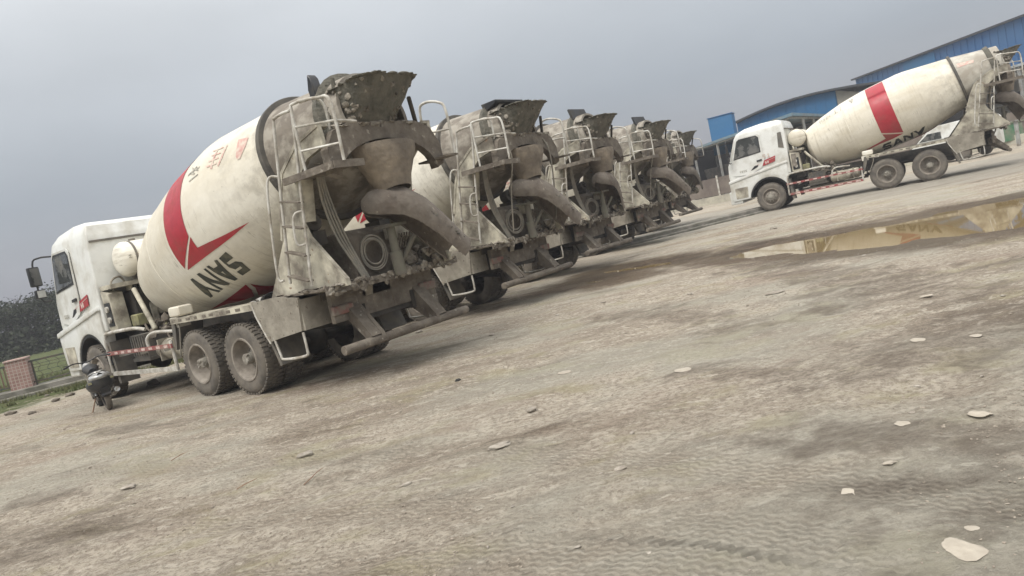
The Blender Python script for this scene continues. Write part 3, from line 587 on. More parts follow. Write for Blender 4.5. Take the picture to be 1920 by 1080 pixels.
    m = MB(); m.tube([(-2.36, -.02, 1.35), (-2.40, .02, 1.98)], .06, 12); m.tube([(-2.36, -.02, 1.30), (-2.37, 0, 1.62)], .085, 12); m.cbox((-2.38, 0, 1.98), (.30, .34, .04)); m.tube([(-2.3, -.1, 1.42), (-2.5, -.30, 1.8)], .035, 8)
    obj('chute_support', m, MAT['yellowd'], T)
    # ---- rear deck: pump cabinet, coil, hoses, lamps, bumper
    m = MB(); m.prism([(-1.30, 1.18), (-1.98, 1.10), (-1.98, 1.95), (-1.86, 2.04), (-1.35, 2.02)], -.52, .42); m.box(-1.99, -1.94, -.62, -.10, .86, 1.35); m.bevel(.015, 1, 40); obj('pump_cabinet', m, MAT['dirty'], T)
    m = MB(); cc = Vector((-2.07, .12, 1.68)); nn = Vector((-.72, .68, -.05)).normalized(); aa = nn.cross(Vector((0, 0, 1))).normalized(); bb = aa.cross(nn)
    for k in range(6):
        rr_ = .150+.026*(k % 3)+RNG.uniform(-.006, .006); cen = cc + nn*(.04*(k//3)+.02) + bb*RNG.uniform(-.02, .01)+aa*RNG.uniform(-.01, .01)
        m.tube([cen+aa*rr_*math.cos(t)*.86+bb*rr_*1.18*math.sin(t)+nn*.012*math.sin(3*t+k) for t in np.linspace(0, 2*math.pi, 28)[:-1]], .012, 6, closed=True)
    m.tube([cc+aa*.16+bb*-.1, cc+aa*.14-bb*.34, cc+aa*.2-bb*.5], .011, 6, smooth=4)
    obj('hose_coil', m, MAT['hose'], T, 60)
    m = MB(); m.cbox((-2.02, .12, 1.90), (.05, .12, .03)); m.tube([(-2.0, .02, 1.86), (-2.12, .06, 1.88)], .014, 6); obj('coil_hook', m, MAT['dirty'], T)
    m = MB()
    for k in range(4):
        o_ = k*.05
        m.tube([(-2.14, .80-o_*.4, 2.95), (-2.05+o_*.2, .76-o_, 2.5), (-1.98, .62-o_, 2.0), (-2.03, .48-o_*.7, 1.6), (-2.08, .40-o_*.6, 1.32), (-2.0, .36-o_*.6, 1.12)], .017, 8, smooth=5)
    obj('hydraulic_hose', m, MAT['hose'], T, 60)
    m = MB(); m.cbox((-2.06, -.38, 1.90), (.16, .40, .2), (0, 0, .15)); m.bevel(.02, 1); obj('control_box', m, MAT['frame'], T)
    m = MB()
    for k in range(5): m.tube([(-2.12, -.45+.05*k, 1.62), (-2.18, -.5+.05*k, 1.80), (-2.2, -.52+.05*k+.02, 1.86)], .012, 6)
    for k in range(20): m.blob((RNG.uniform(-2.3, -1.9), RNG.uniform(-.95, -.4), RNG.uniform(1.38, 1.62)), (RNG.uniform(.03, .09),)*3, seed=k, sub=1, rough=.5)
    obj('control_levers', m, MAT['crust'], T)
    m = MB(); m.box(-2.30, -.75, -1.20, 1.20, 1.325, 1.352); m.box(-2.32, -2.28, -1.22, 1.22, 1.26, 1.36); dk = obj('rear_deck', m, MAT['dirty'], T, 30)
    m = MB()
    for k in range(110):
        s = random.choice((-1, 1)); m.blob((RNG.uniform(-2.33, -.95), s*RNG.uniform(.3, 1.2), 1.355), (RNG.uniform(.03, .11), RNG.uniform(.03, .10), RNG.uniform(.012, .045)), seed=k, sub=1, rough=.5)
    for k in range(60):
        m.blob((-2.32, RNG.uniform(-1.2, 1.2), 1.32+RNG.uniform(-.07, .04)), (.025, RNG.uniform(.02, .08), RNG.uniform(.02, .06)), seed=k+50, sub=1, rough=.5)
    obj('cement_crust', m, MAT['crust'], dk, 60)
    m = MB(); 
    for s in (-1, 1):
        m.prism([(-1.78, 1.02), (-1.95, 1.10), (-2.36, .62), (-2.38, .50), (-2.24, .52), (-1.80, .82)], s*.50, s*.56)
        m.prism([(-1.78, 1.02), (-1.95, 1.10), (-2.36, .60), (-2.24, .56)], s*.56, s*.72)
    m.box(-1.98, -1.9, -.95, .95, .86, 1.25)
    br = obj('bumper_bracket', m, MAT['dirty'], T)
    m = MB(); m.tube([(-2.32, -1.18, .53), (-2.32, 1.18, .53)], .062, 12); obj('rear_bumper', m, MAT['dirty'], T)
    for s in (-1, 1):
        m = MB(); m.cbox((-1.99, s*.80, 1.02), (.06, .34, .12)); m.bevel(.01, 1); obj('tail_lamp', m, MAT['lampred'], T)
    # ---- ladder, platform, handrails
    m = MB()
    A0, A1 = Vector((-1.56, 1.20, 1.50)), Vector((-1.92, 1.12, 3.58)); B0, B1 = Vector((-1.98, 1.18, 1.42)), Vector((-2.28, 1.08, 3.58))
    m.tube([A0, A0.lerp(A1, .5), A1+Vector((0, 0, -.08)), A1+Vector((-.05, 0, .01)), B1+Vector((.06, 0, .03)), B1+Vector((0, 0, -.06)), B0.lerp(B1, .5), B0], .020, 8, smooth=5)
    m.tube([A0+Vector((.02, .07, .06)), A0.lerp(A1, .03)+Vector((.10, .10, .06)), A0.lerp(A1, .35)+Vector((.13, .11, 0)), A0.lerp(A1, .60)+Vector((.12, .11, .0)), A0.lerp(A1, .66)+Vector((.08, .08, .02)), A0.lerp(A1, .66)], .017, 8, smooth=4)
    m.tube([B0.lerp(B1, .25), B0.lerp(B1, .26)+Vector((.07, .1, 0)), B0.lerp(B1, .42)+Vector((.07, .1, 0)), B0.lerp(B1, .44)], .015, 8, smooth=4)
    ld = obj('ladder', m, MAT['rail'], T, 60)
    for t in (.05, .20, .36, .51):
        a, b = A0.lerp(A1, t), B0.lerp(B1, t-.02); q = MB(); q.tube([a, b], .014, 6); q.cbox((a+b)/2, ((a-b).length, .10, .02), (0, math.atan2(b.z-a.z, a.x-b.x), 0)); obj('rung', q, MAT['dirty'], ld)
    m = MB(); m.box(-2.95, -1.88, .70, 1.16, 2.775, 2.80); m.box(-2.95, -1.88, 1.14, 1.17, 2.74, 2.83); m.box(-2.97, -2.94, .70, 1.17, 2.74, 2.83)
    for k in range(9): m.box(-2.92+.115*k, -2.90+.115*k, .72, 1.14, 2.80, 2.815)
    obj('platform', m, MAT['dirty'], T)
    m = MB(); m.box(-2.95, -2.35, -1.06, -.84, 2.775, 2.80); obj('platform', m, MAT['dirty'], T)
    m = MB()
    m.tube([(-2.34, 1.12, 2.82), (-2.34, 1.12, 3.55), (-2.40, 1.10, 3.66), (-2.80, 1.05, 3.62), (-2.98, 1.02, 3.52), (-2.98, 1.02, 2.82)], .02, 8, smooth=4)
    m.tube([(-2.34, 1.12, 3.38), (-2.98, 1.02, 3.30)], .016, 6); m.tube([(-2.34, 1.12, 3.08), (-2.98, 1.02, 3.03)], .016, 6)
    m.tube([(-2.44, 1.05, 3.66), (-2.5, .85, 3.70), (-2.52, .75, 3.6), (-2.5, .72, 3.3)], .018, 8, smooth=4)
    m.tube([(-2.98, 1.02, 3.3), (-2.99, .7, 3.28)], .016, 6)
    obj('handrail', m, MAT['rail'], T, 60); m = MB()
    m.tube([(-2.4, -1.05, 2.8), (-2.4, -1.05, 3.5), (-2.55, -1.02, 3.62), (-2.85, -1.0, 3.55), (-2.95, -1.0, 3.4), (-2.95, -1.0, 2.8)], .02, 8, smooth=4)
    m.tube([(-2.4, -1.05, 3.2), (-2.95, -1.0, 3.15)], .016, 6)
    obj('handrail', m, MAT['rail'], T, 60)
    m = MB(); m.tube([(-2.84, -.44, 3.62), (-2.60, -.72, 3.28)], .03, 6); obj('hopper_strut', m, MAT['dark'], T)
    return T

def decorate(T, scheme, phase):
    drum = [c for c in T.children if c.name.split('.')[0] == 'drum'][0]
    for nm, polys, mk in scheme: decal(nm, polys, MAT[mk], drum)
    if phase: drum.matrix_local = Matrix.Translation(DO) @ DM @ Matrix.Rotation(R(phase), 4, 'Z')
    return drum
T1P = (-3.292, 11.3172, 2.4536)
proto = make_truck()
OFF = [(0, 0), (2.1035, 4.5483), (4.2753, 9.0244), (6.9481, 13.9762), (9.8, 21.0)]
LAB = ['nearest concrete mixer truck in the row, motorcycle parked beside its white cab',
       'concrete mixer truck standing second in the row, directly beyond the nearest mixer',
       'concrete mixer truck standing third in the row, flap raised on its hopper',
       'concrete mixer truck standing fourth in the row, flap raised on its hopper',
       'farthest concrete mixer truck of the slanting row, last before the open yard']
TR = [proto] + [copy_tree(proto) for _ in range(5)]
for i in range(5):
    t = TR[i]; t.location = (T1P[0]+OFF[i][0], T1P[1]+OFF[i][1], 0); t.rotation_euler = (0, 0, T1P[2]+(0, 0, .012, -.01, .015)[i])
    tag(t, LAB[i], 'concrete mixer', 'concrete mixer trucks parked in a row')
T6 = TR[5]; T6.location = (15.8266, 25.8316, 0); T6.rotation_euler = (0, 0, 2.589)
tag(T6, 'concrete mixer truck parked alone side-on before the blue sheds, wide red band round its drum', 'concrete mixer')
decorate(TR[0], DRAW_A, 0)
base = [c for c in [c for c in TR[0].children if c.name.split('.')[0] == 'drum'][0].children if c.name.split('.')[0] in ('stripe', 'lettering')]
for i, ph in ((1, 18), (2, -40), (3, 150), (4, 75)):
    d = [c for c in TR[i].children if c.name.split('.')[0] == 'drum'][0]
    for b in base:
        c = b.copy(); C.objects.link(c); c.parent = d
    d.matrix_local = Matrix.Translation(DO) @ DM @ Matrix.Rotation(R(ph), 4, 'Z')
decorate(T6, DRAW_B, 0)
# what differs between the trucks
def flapm(T, poly, y0, y1, name='rubber_flap'):
    m = MB(); m.prism(poly, y0, y1); m.bevel(.01, 1); return obj(name, m, MAT['plastic'], T)
flapm(TR[0], [(-2.10, 3.70), (-2.06, 3.92), (-2.11, 4.12), (-2.16, 4.06), (-2.22, 3.74)], .44, .58)
m = MB(); m.box(-2.24, -2.16, -.1, .42, 3.72, 3.95); m.tube([(-2.4, .42, 3.8), (-2.4, .42, 3.99)], .03, 6); obj('hopper_seal', m, MAT['crust_dark'], TR[0])
for i in (2, 3): flapm(TR[i], [(-2.20, 3.92), (-2.12, 4.22), (-2.17, 4.24), (-2.26, 3.94)], -.38, .42)
flapm(TR[4], [(-2.20, 3.92), (-2.16, 4.02), (-2.2, 4.04), (-2.26, 3.94)], -.3, .4)
flapm(TR[1], [(-2.18, 3.88), (-2.12, 4.05), (-2.5, 4.06), (-2.5, 4.0)], -.45, .45)
for x in np.arange(2.2, 4.6, .30): m = MB(); m.box(x, x+.17, 1.2395, 1.2445, .478, .518); obj('reflector', m, MAT['reflect'], T6, 0)
m = MB(); m.box(2.12, 4.66, 1.234, 1.239, .455, .54); obj('guard_rail', m, MAT['redrail'], T6, 0)
m = MB()   # red digits on the cab flank: 5 1
y_ = 1.2155; h = .14
def dig(x0, segs):
    for a, b, c_, d_ in segs: m.box(x0-b, x0-a, y_, y_+.004, 2.06+c_, 2.06+d_)
dig(5.42, [(0, .10, .125, .15), (0, .025, .07, .15), (0, .10, .065, .09), (.075, .10, 0, .09), (0, .10, 0, .025)])
dig(5.25, [(.04, .065, 0, .15), (.01, .04, .11, .13), (.01, .095, 0, .02)])
obj('cab_number', m, MAT['redfade'], T6, 0)
m = MB(); m.prism([(4.80, 2.35), (4.76, 2.90), (4.62, 2.90), (4.60, 2.28)], 1.215, 1.222); m2_ = [setattr(v.co, 'y', v.co.y-.05*max(0, v.co.z-2.0)) for v in m.bm.verts]; obj('corner_vent', m, MAT['grey'], T6, 0)
d6 = [c for c in T6.children if c.name.split('.')[0] == 'drum'][0]
c6 = [c for c in d6.children if c.name.split('.')[0] == 'rear_cone'][0]; c6.data = c6.data.copy(); c6.data.materials[0] = MAT['cone2']
# T6 cab rear: dark filter tower
m = MB(); m.box(4.14, 4.46, .62, 1.1, 1.5, 2.1); m.bevel(.03, 2); obj('intake_tower', m, MAT['grey'], T6)
m = MB(); m.tube([(4.32, 1.16, 1.5), (4.32, 1.16, 1.98)], .09, 14); obj('exhaust_silencer', m, MAT['rim'], T6)

# no two chutes are folded alike
def turn_part(T, nm, ang, piv, dz=0):
    for c in T.children:
        if c.name.split('.')[0] == nm: c.matrix_local = Matrix.Translation(Vector(piv)+Vector((0, 0, dz))) @ Matrix.Rotation(R(ang), 4, 'Z') @ Matrix.Translation(-Vector(piv))
for i, a in ((1, -7), (2, 24), (3, -16), (4, 12), (5, -30)):
    turn_part(TR[i], 'discharge_chute', a, (-2.5, 0, 2.2)); turn_part(TR[i], 'hose_coil', a*.3, (-2.07, .12, 1.68), (-.03, .02, -.05, .03, 0, -.04)[i])
for i in (2, 4):
    m = MB(); m.tube([(-2.30, .3, 1.36), (-2.36, .5, 1.44), (-2.33, .8, 1.38), (-2.30, 1.1, 1.40)], .02, 6, smooth=4); m.cbox((-2.25, .7, 1.40), (.2, .5, .1), (0, 0, .2)); obj('spare_chute_plate', m, MAT['chute'], TR[i])
for i in (1, 3):
    m = MB(); m.tube([(-2.62, -.5, 3.35), (-2.75, -.62, 3.0), (-2.66, -.7, 2.3), (-2.5, -.75, 1.6), (-2.35, -.7, 1.4)], .016, 6, smooth=5); m.tube([(-2.60, .62, 3.3), (-2.72, .6, 2.9), (-2.5, .55, 2.3), (-2.3, .5, 1.5)], .013, 6, smooth=5); obj('loose_cable', m, MAT['hose'], TR[i])
# ------------------------------------------------------------ ground, one sheet
def vnoise(x, y, f, seed):
    xs = x*f+seed*17.13; ys = y*f+seed*5.71; xi = np.floor(xs).astype(int); yi = np.floor(ys).astype(int); xf = xs-xi; yf = ys-yi
    def h(a, b):
        n = (a*374761393 + b*668265263 + seed*1442695) & 0xffffffff; n = ((n ^ (n >> 13))*1274126177) & 0xffffffff; return ((n ^ (n >> 16)) & 0xffff)/65535.0
    u = xf*xf*(3-2*xf); v = yf*yf*(3-2*yf)
    return (h(xi, yi)*(1-u)+h(xi+1, yi)*u)*(1-v)+(h(xi, yi+1)*(1-u)+h(xi+1, yi+1)*u)*v - .5
def spacing(lo, hi, step, grow, far):
    c = list(np.arange(lo, hi+1e-6, step)); s = step; x = lo; L_ = []
    while x > -far: s *= grow; x -= s; L_.append(x)
    s = step; x = c[-1]; R_ = []
    while x < far: s *= grow; x += s; R_.append(x)
    return np.array(L_[::-1]+c+R_)
gx = spacing(-7, 8, .045, 1.07, 900); gy = spacing(1.6, 17, .045, 1.07, 900)
X, Y = np.meshgrid(gx, gy)
TDIR = np.array((math.cos(.42), math.sin(.42)))     # the way the trucks drive along the row
U_ = X*TDIR[0]+Y*TDIR[1]; V_ = -X*TDIR[1]+Y*TDIR[0]
H = .10*vnoise(X, Y, .13, 1)+.05*vnoise(X, Y, .5, 2)+.022*vnoise(U_, V_*2.4, .9, 3)+.014*vnoise(X, Y, 3.1, 4)+.010*vnoise(X, Y, 7, 5)+.007*vnoise(X, Y, 15, 6)
rough_ = np.clip(vnoise(X, Y, .45, 9)*3+.45, 0, 1); H += rough_*(.020*vnoise(X, Y, 9, 7)+.022*np.abs(vnoise(X, Y, 5, 8)))
for (c0, w_, dp, a_) in ((1.2, .28, .020, .05), (3.1, .28, .020, .05), (5.6, .3, .025, -.10), (7.4, .3, .02, -.10), (9.6, .3, .03, .0), (-1.6, .3, .012, .30)):
    dv = (V_-c0-a_*U_*.35)/w_; H += -dp*np.exp(-dv**2)+dp*.5*np.exp(-(np.abs(dv)-1.6)**2*3)
def seg_d(px, py, ax, ay, bx, by):
    dx, dy = bx-ax, by-ay; t = np.clip(((px-ax)*dx+(py-ay)*dy)/(dx*dx+dy*dy), 0, 1); return np.hypot(px-ax-t*dx, py-ay-t*dy)
# puddles: capsules (ax, ay, bx, by, half width)
PUD = [(5.35, 14.6, 7.3, 13.0, .95), (6.9, 13.0, 9.2, 11.8, 1.75), (8.6, 12.1, 12.0, 11.0, 2.3), (2.35, 17.6, 3.7, 16.2, .30), (1.5, 16.2, 2.4, 15.2, .22)]
pd = np.full(X.shape, 9.)
for a, b, c, d, wd in PUD: pd = np.minimum(pd, seg_d(X, Y, a, b, c, d)-wd)
pd += .55*vnoise(X, Y, .9, 21)+.35*vnoise(X, Y, 2.6, 22)+.12*vnoise(X, Y, 7, 23)
near = np.exp(-np.clip(pd, 0, 9)**2/2.5); keep = 1-.75*near
WZ = -.012
Zg = H*keep + .0
Zg = Zg*(1-near*.3) + near*.012
Zg = np.where(pd < .35, np.minimum(Zg, .014+.0*pd)*1.0, Zg)
Zg += -.055*np.clip((.12-pd)/.5, 0, 1) + .010*near*vnoise(X, Y, 11, 31)
# the yard edge falls away towards the fence; under the trucks the sheet stays level
fade = np.clip(1-(np.hypot(X, Y)-45)/60, 0, 1); Zg *= fade
for (ox, oy), th in [((T1P[0]+o[0], T1P[1]+o[1]), T1P[2]) for o in OFF]+[((15.8266, 25.8316), 2.589)]:
    cx, sx = math.cos(th), math.sin(th); lx = (X-ox)*cx+(Y-oy)*sx; ly = -(X-ox)*sx+(Y-oy)*cx
    k = np.clip(1-np.maximum(np.maximum(np.abs(lx-2.2)-4.0, 0), np.maximum(np.abs(ly)-1.5, 0))/1.2, 0, 1); Zg = Zg*(1-k)+.004*k*vnoise(X, Y, 5, 40)
nx_, ny_ = len(gx), len(gy)
me = bpy.data.meshes.new('ground'); co = np.stack([X, Y, Zg], -1).reshape(-1, 3)
idx = np.arange(nx_*ny_).reshape(ny_, nx_); q = np.stack([idx[:-1, :-1], idx[:-1, 1:], idx[1:, 1:], idx[1:, :-1]], -1).reshape(-1, 4)
me.vertices.add(len(co)); me.vertices.foreach_set('co', co.ravel()); me.loops.add(q.size); me.loops.foreach_set('vertex_index', q.ravel())
me.polygons.add(len(q)); me.polygons.foreach_set('loop_start', np.arange(0, q.size, 4)); me.polygons.foreach_set('use_smooth', np.ones(len(q), bool)); me.update(calc_edges=True)
wet = np.clip(1-(pd-.05)/1.9, 0, 1)
# damp mud bands (capsules) between the row and the puddle and on the right
mud = np.full(X.shape, 9.)
for (u0, v0, u1, v1, wd) in ((1000, 545, 1200, 500, .9), (1150, 505, 1420, 470, .9), (1380, 500, 1560, 520, .45), (1500, 520, 1700, 545, .55), (1640, 530, 1900, 500, .5), (1780, 660, 1920, 610, .45), (1330, 690, 1560, 710, .22), (1560, 800, 1900, 790, .30), (1650, 930, 1920, 900, .22), (60, 940, 230, 930, .16), (0, 1010, 160, 1000, .3), (560, 660, 860, 600, .7), (200, 810, 330, 800, .25), (1180, 590, 1330, 600, .3)):
    a_, b_ = gpt(u0, v0), gpt(u1, v1); mud = np.minimum(mud, (seg_d(X, Y, a_.x, a_.y, b_.x, b_.y)-wd)/max(wd, .2))
mudv = np.clip(.75-mud*.75+1.6*vnoise(X, Y, 1.3, 51)+1.2*vnoise(U_, V_*2, 3.5, 52)+.6*vnoise(X, Y, 9, 53), 0, 1)*np.clip(1.6-mud*.6, 0, 1)
# wheel tracks: u along, v across, in metres
tu = np.zeros(X.shape); tv = np.zeros(X.shape); tm = np.zeros(X.shape)
TRK = (((-150, 1010), (250, 985), (640, 950), (1000, 955), (1400, 985), (1900, 1060)), ((-100, 905), (300, 880), (700, 850), (1050, 850), (1500, 885), (2050, 950)), ((60, 1160), (500, 1080), (900, 1040), (1300, 1050), (1700, 1110)),
       ((-80, 800), (200, 775), (500, 740), (900, 620), (1150, 545)), ((-50, 850), (200, 825), (600, 760), (1000, 660), (1350, 560)))
for ti, px_ in enumerate(TRK):
    P = [gpt(min(max(u, -300), 2200), v) for u, v in px_]; fp_ = []
    for i in range(len(P)-1):
        p0 = P[max(i-1, 0)]; p1_ = P[i]; p2_ = P[i+1]; p3_ = P[min(i+2, len(P)-1)]
        for k in range(8):
            t = k/8; fp_.append(0.5*((2*p1_)+(p2_-p0)*t+(2*p0-5*p1_+4*p2_-p3_)*t*t+(3*p1_-p0-3*p2_+p3_)*t**3))
    fp_.append(P[-1]); acc = 0; bd_ = np.full(X.shape, 9.); bu = np.zeros(X.shape); bv = np.zeros(X.shape)
    for a_, b_ in zip(fp_, fp_[1:]):
        dx, dy = b_.x-a_.x, b_.y-a_.y; l2 = dx*dx+dy*dy
        if l2 < 1e-9: continue
        l_ = math.sqrt(l2); t = np.clip(((X-a_.x)*dx+(Y-a_.y)*dy)/l2, 0, 1); d = np.hypot(X-a_.x-t*dx, Y-a_.y-t*dy); sgn = np.sign(dx*(Y-a_.y)-dy*(X-a_.x)); s_ = d < bd_
        bd_ = np.where(s_, d, bd_); bu = np.where(s_, acc+t*l_, bu); bv = np.where(s_, d*sgn, bv); acc += l_
    wdt = .24; mk = np.clip((wdt-bd_)/.12, 0, 1)*np.clip(.55+2.6*vnoise(X, Y, .55, 60+ti)+1.2*vnoise(X, Y, 2.2, 90+ti), 0, 1); mk *= np.clip(1-tm*3, 0, 1); s_ = mk > tm
    tu = np.where(s_, bu, tu); tv = np.where(s_, bv, tv); tm = np.maximum(tm, mk); Zg -= .006*mk; Zg += .006*np.exp(-((bd_-wdt-.06)/.07)**2)*np.clip(.6+1.5*vnoise(X, Y, 1.5, 80+ti), 0, 1)
me.vertices.foreach_set('co', np.stack([X, Y, Zg], -1).ravel()); me.update()
for nm_, ar in (('mud', mudv), ('track_u', tu), ('track_v', tv), ('track_m', tm)):
    at = me.attributes.new(nm_, 'FLOAT', 'POINT'); at.data.foreach_set('value', ar.ravel().astype(np.float32))
at = me.attributes.new('wet', 'FLOAT', 'POINT'); at.data.foreach_set('value', wet.ravel())
gm = bpy.data.materials.new('yard_ground'); gm.use_nodes = True; n = gm.node_tree; N = n.nodes; L = n.links; b = N['Principled BSDF']
def nd(t, **k):
    x = N.new(t)
    for a, v in k.items(): setattr(x, a, v)
    return x
tc = nd('ShaderNodeTexCoord')
def noise_n(scale, rot=.42, st=(1, 1, 1), detail=6, rough=.6, off=(0, 0, 0), dist=0):
    mpn = nd('ShaderNodeMapping'); mpn.inputs['Rotation'].default_value = (0, 0, -rot); mpn.inputs['Scale'].default_value = st; mpn.inputs['Location'].default_value = off
    L.new(tc.outputs['Object'], mpn.inputs[0]); z = nd('ShaderNodeTexNoise'); z.inputs['Scale'].default_value = scale; z.inputs['Detail'].default_value = detail; z.inputs['Roughness'].default_value = rough; z.inputs['Distortion'].default_value = dist
    L.new(mpn.outputs[0], z.inputs[0]); return z.outputs[0], mpn.outputs[0]
def mr(src, a, b_, c=0, d=1):
    x = nd('ShaderNodeMapRange'); x.inputs[1].default_value = a; x.inputs[2].default_value = b_; x.inputs[3].default_value = c; x.inputs[4].default_value = d; x.interpolation_type = 'SMOOTHSTEP'; L.new(src, x.inputs[0]); return x.outputs[0]
def mix(f, a, b_):
    x = nd('ShaderNodeMix', data_type='RGBA')
    if isinstance(f, float): x.inputs[0].default_value = f
    else: L.new(f, x.inputs[0])
    for i, s in ((6, a), (7, b_)):
        if isinstance(s, tuple): x.inputs[i].default_value = (*s, 1)
        else: L.new(s, x.inputs[i])
    return x.outputs[2]
def math_(op, a, b_=None):
    x = nd('ShaderNodeMath', operation=op)
    for i, s in ((0, a), (1, b_)):
        if s is None: continue
        if isinstance(s, (int, float)): x.inputs[i].default_value = s
        else: L.new(s, x.inputs[i])
    return x.outputs[0]
big, _ = noise_n(.16, st=(1, 1.8, 1), off=(3.1, 1.7, 0)); streak, _ = noise_n(.55, st=(1, 2.8, 1), detail=8, rough=.65, dist=.6)
mid, _ = noise_n(1.7, rot=-.15, st=(1, 1.7, 1), detail=8, rough=.68, off=(5, 2, 0)); fine, _ = noise_n(22, detail=8, rough=.7); grit, _ = noise_n(70, detail=4, rough=.75)
col = mix(mr(streak, .38, .62), (.50, .44, .357), (.385, .33, .262))
col = mix(mr(big, .48, .66), col, (.26, .213, .163))
col = mix(mr(mid, .52, .64), col, (.54, .48, .39))
col = mix(math_('MULTIPLY', mr(mid, .46, .36), .5), col, (.19, .16, .13))
# pale crusted patches
vp, _v = noise_n(2.4, rot=-.2, st=(1, 2.1, 1), detail=5, rough=.55, off=(9, 4, 0), dist=.5); col = mix(math_('MULTIPLY', mr(vp, .585, .64), .75), col, (.56, .50, .41))
fl, _v = noise_n(6.5, rot=-.2, st=(1, 2.0, 1), detail=2, rough=.5, off=(1, 8, 0)); col = mix(math_('MULTIPLY', mr(fl, .605, .63), .8), col, (.60, .54, .45))
dk, _v = noise_n(6, rot=-.2, st=(1, 2.4, 1), detail=6, rough=.7, off=(4, 3, 0)); col = mix(math_('MULTIPLY', mr(dk, .57, .67), .65), col, (.12, .098, .076))
col = mix(math_('MULTIPLY', mr(fine, .44, .60), .62), col, (.19, .155, .118)); col = mix(math_('MULTIPLY', mr(grit, .52, .64), .6), col, (.54, .485, .40))
ye, _v = noise_n(.8, st=(1, 1.6, 1), detail=6, rough=.65, off=(2, 6, 0)); col = mix(math_('MULTIPLY', mr(ye, .52, .64), .42), col, (.36, .325, .19))
f0, _v = noise_n(11, st=(1, 1.6, 1), detail=7, rough=.72, off=(3, 9, 0))
# greenish-grey and reddish casts, as dust and clay lie
gg, _v = noise_n(.35, st=(1, 1.5, 1), detail=4, off=(21, 6, 0)); col = mix(math_('MULTIPLY', mr(gg, .45, .62), .45), col, (.42, .41, .345))
rd, _v = noise_n(.5, st=(1, 1.5, 1), detail=4, off=(31, 16, 0)); col = mix(math_('MULTIPLY', mr(rd, .55, .70), .35), col, (.30, .225, .175))
def att(nm_):
    q = nd('ShaderNodeAttribute', attribute_name=nm_); return q.outputs['Fac']
mudn, _v = noise_n(1.1, st=(1, 2.6, 1), detail=9, rough=.72, off=(41, 12, 0), dist=.4)
mudf = mr(math_('ADD', math_('MULTIPLY', att('mud'), .75), math_('ADD', math_('MULTIPLY', math_('SUBTRACT', mudn, .5), 1.9), math_('MULTIPLY', math_('SUBTRACT', f0, .5), .9))), .25, 1.15)
col = mix(math_('MULTIPLY', mudf, .80), col, (.150, .122, .095))
# position masks
sx_ = nd('ShaderNodeSeparateXYZ'); L.new(tc.outputs['Object'], sx_.inputs[0])
def lin(a, b_, c):   # a*x+b*y+c
    return math_('ADD', math_('ADD', math_('MULTIPLY', sx_.outputs[0], a), math_('MULTIPLY', sx_.outputs[1], b_)), c)
wob = math_('MULTIPLY', math_('SUBTRACT', mid, .5), 2.4)
# smoother pale concrete strip by the lone truck: along its heading, starting ~2 m on the near side
hx_, hy_ = math.cos(2.589), math.sin(2.589)
vv = lin(-hy_, hx_, 15.8266*hy_-25.8316*hx_)          # + = truck's left (towards the camera)
strip = math_('MULTIPLY', mr(math_('ADD', vv, wob), 6.2, 4.6), mr(math_('ADD', vv, wob), -9.0, -7.0))
sc1, _v = noise_n(3, st=(.4, 1.5, 1), rot=2.589); stc = mix(mr(sc1, .4, .65), (.37, .345, .295), (.285, .26, .215))
col = mix(math_('MULTIPLY', strip, .8), col, stc)
far_ = mr(lin(.35, 1, 0), 60, 75); col = mix(math_('MULTIPLY', far_, .8), col, (.30, .28, .24))
# grass: verge in front of the fence, field behind it
gl = lin(-1.0, .22, 0)                    # grows to the left of the yard
grm, _v = noise_n(1.6, detail=6, rough=.7, off=(7, 7, 0)); gtex, _v = noise_n(14, detail=6, rough=.75)
gcol = mix(mr(gtex, .35, .65), (.055, .075, .025), (.12, .13, .055))
gmask = math_('MULTIPLY', mr(math_('ADD', gl, math_('MULTIPLY', math_('SUBTRACT', grm, .5), 3.2)), 14.2, 15.2), mr(grm, .36, .46))
field = mr(gl, 19.0, 20.2)
gmask = math_('MAXIMUM', gmask, field)
gmask = math_('MULTIPLY', gmask, mr(lin(1, 0, 0), 6, -4))
col = mix(gmask, col, gcol)
wa = nd('ShaderNodeAttribute', attribute_name='wet'); wetf = mr(math_('ADD', wa.outputs['Fac'], math_('MULTIPLY', math_('SUBTRACT', mid, .5), .9)), .25, .75)
damp, _v = noise_n(.34, st=(1, 2.6, 1), detail=7, rough=.65, off=(11, 2, 0))
wcol = nd('ShaderNodeMix', data_type='RGBA', blend_type='MULTIPLY'); L.new(math_('MAXIMUM', math_('MULTIPLY', wetf, .95), math_('MULTIPLY', mr(damp, .56, .70), .55)), wcol.inputs[0]); L.new(col, wcol.inputs[6]); wcol.inputs[7].default_value = (.30, .25, .20, 1)
L.new(mr(wetf, 0, 1, .95, .62), b.inputs['Roughness']); b.inputs['Specular IOR Level'].default_value = .18
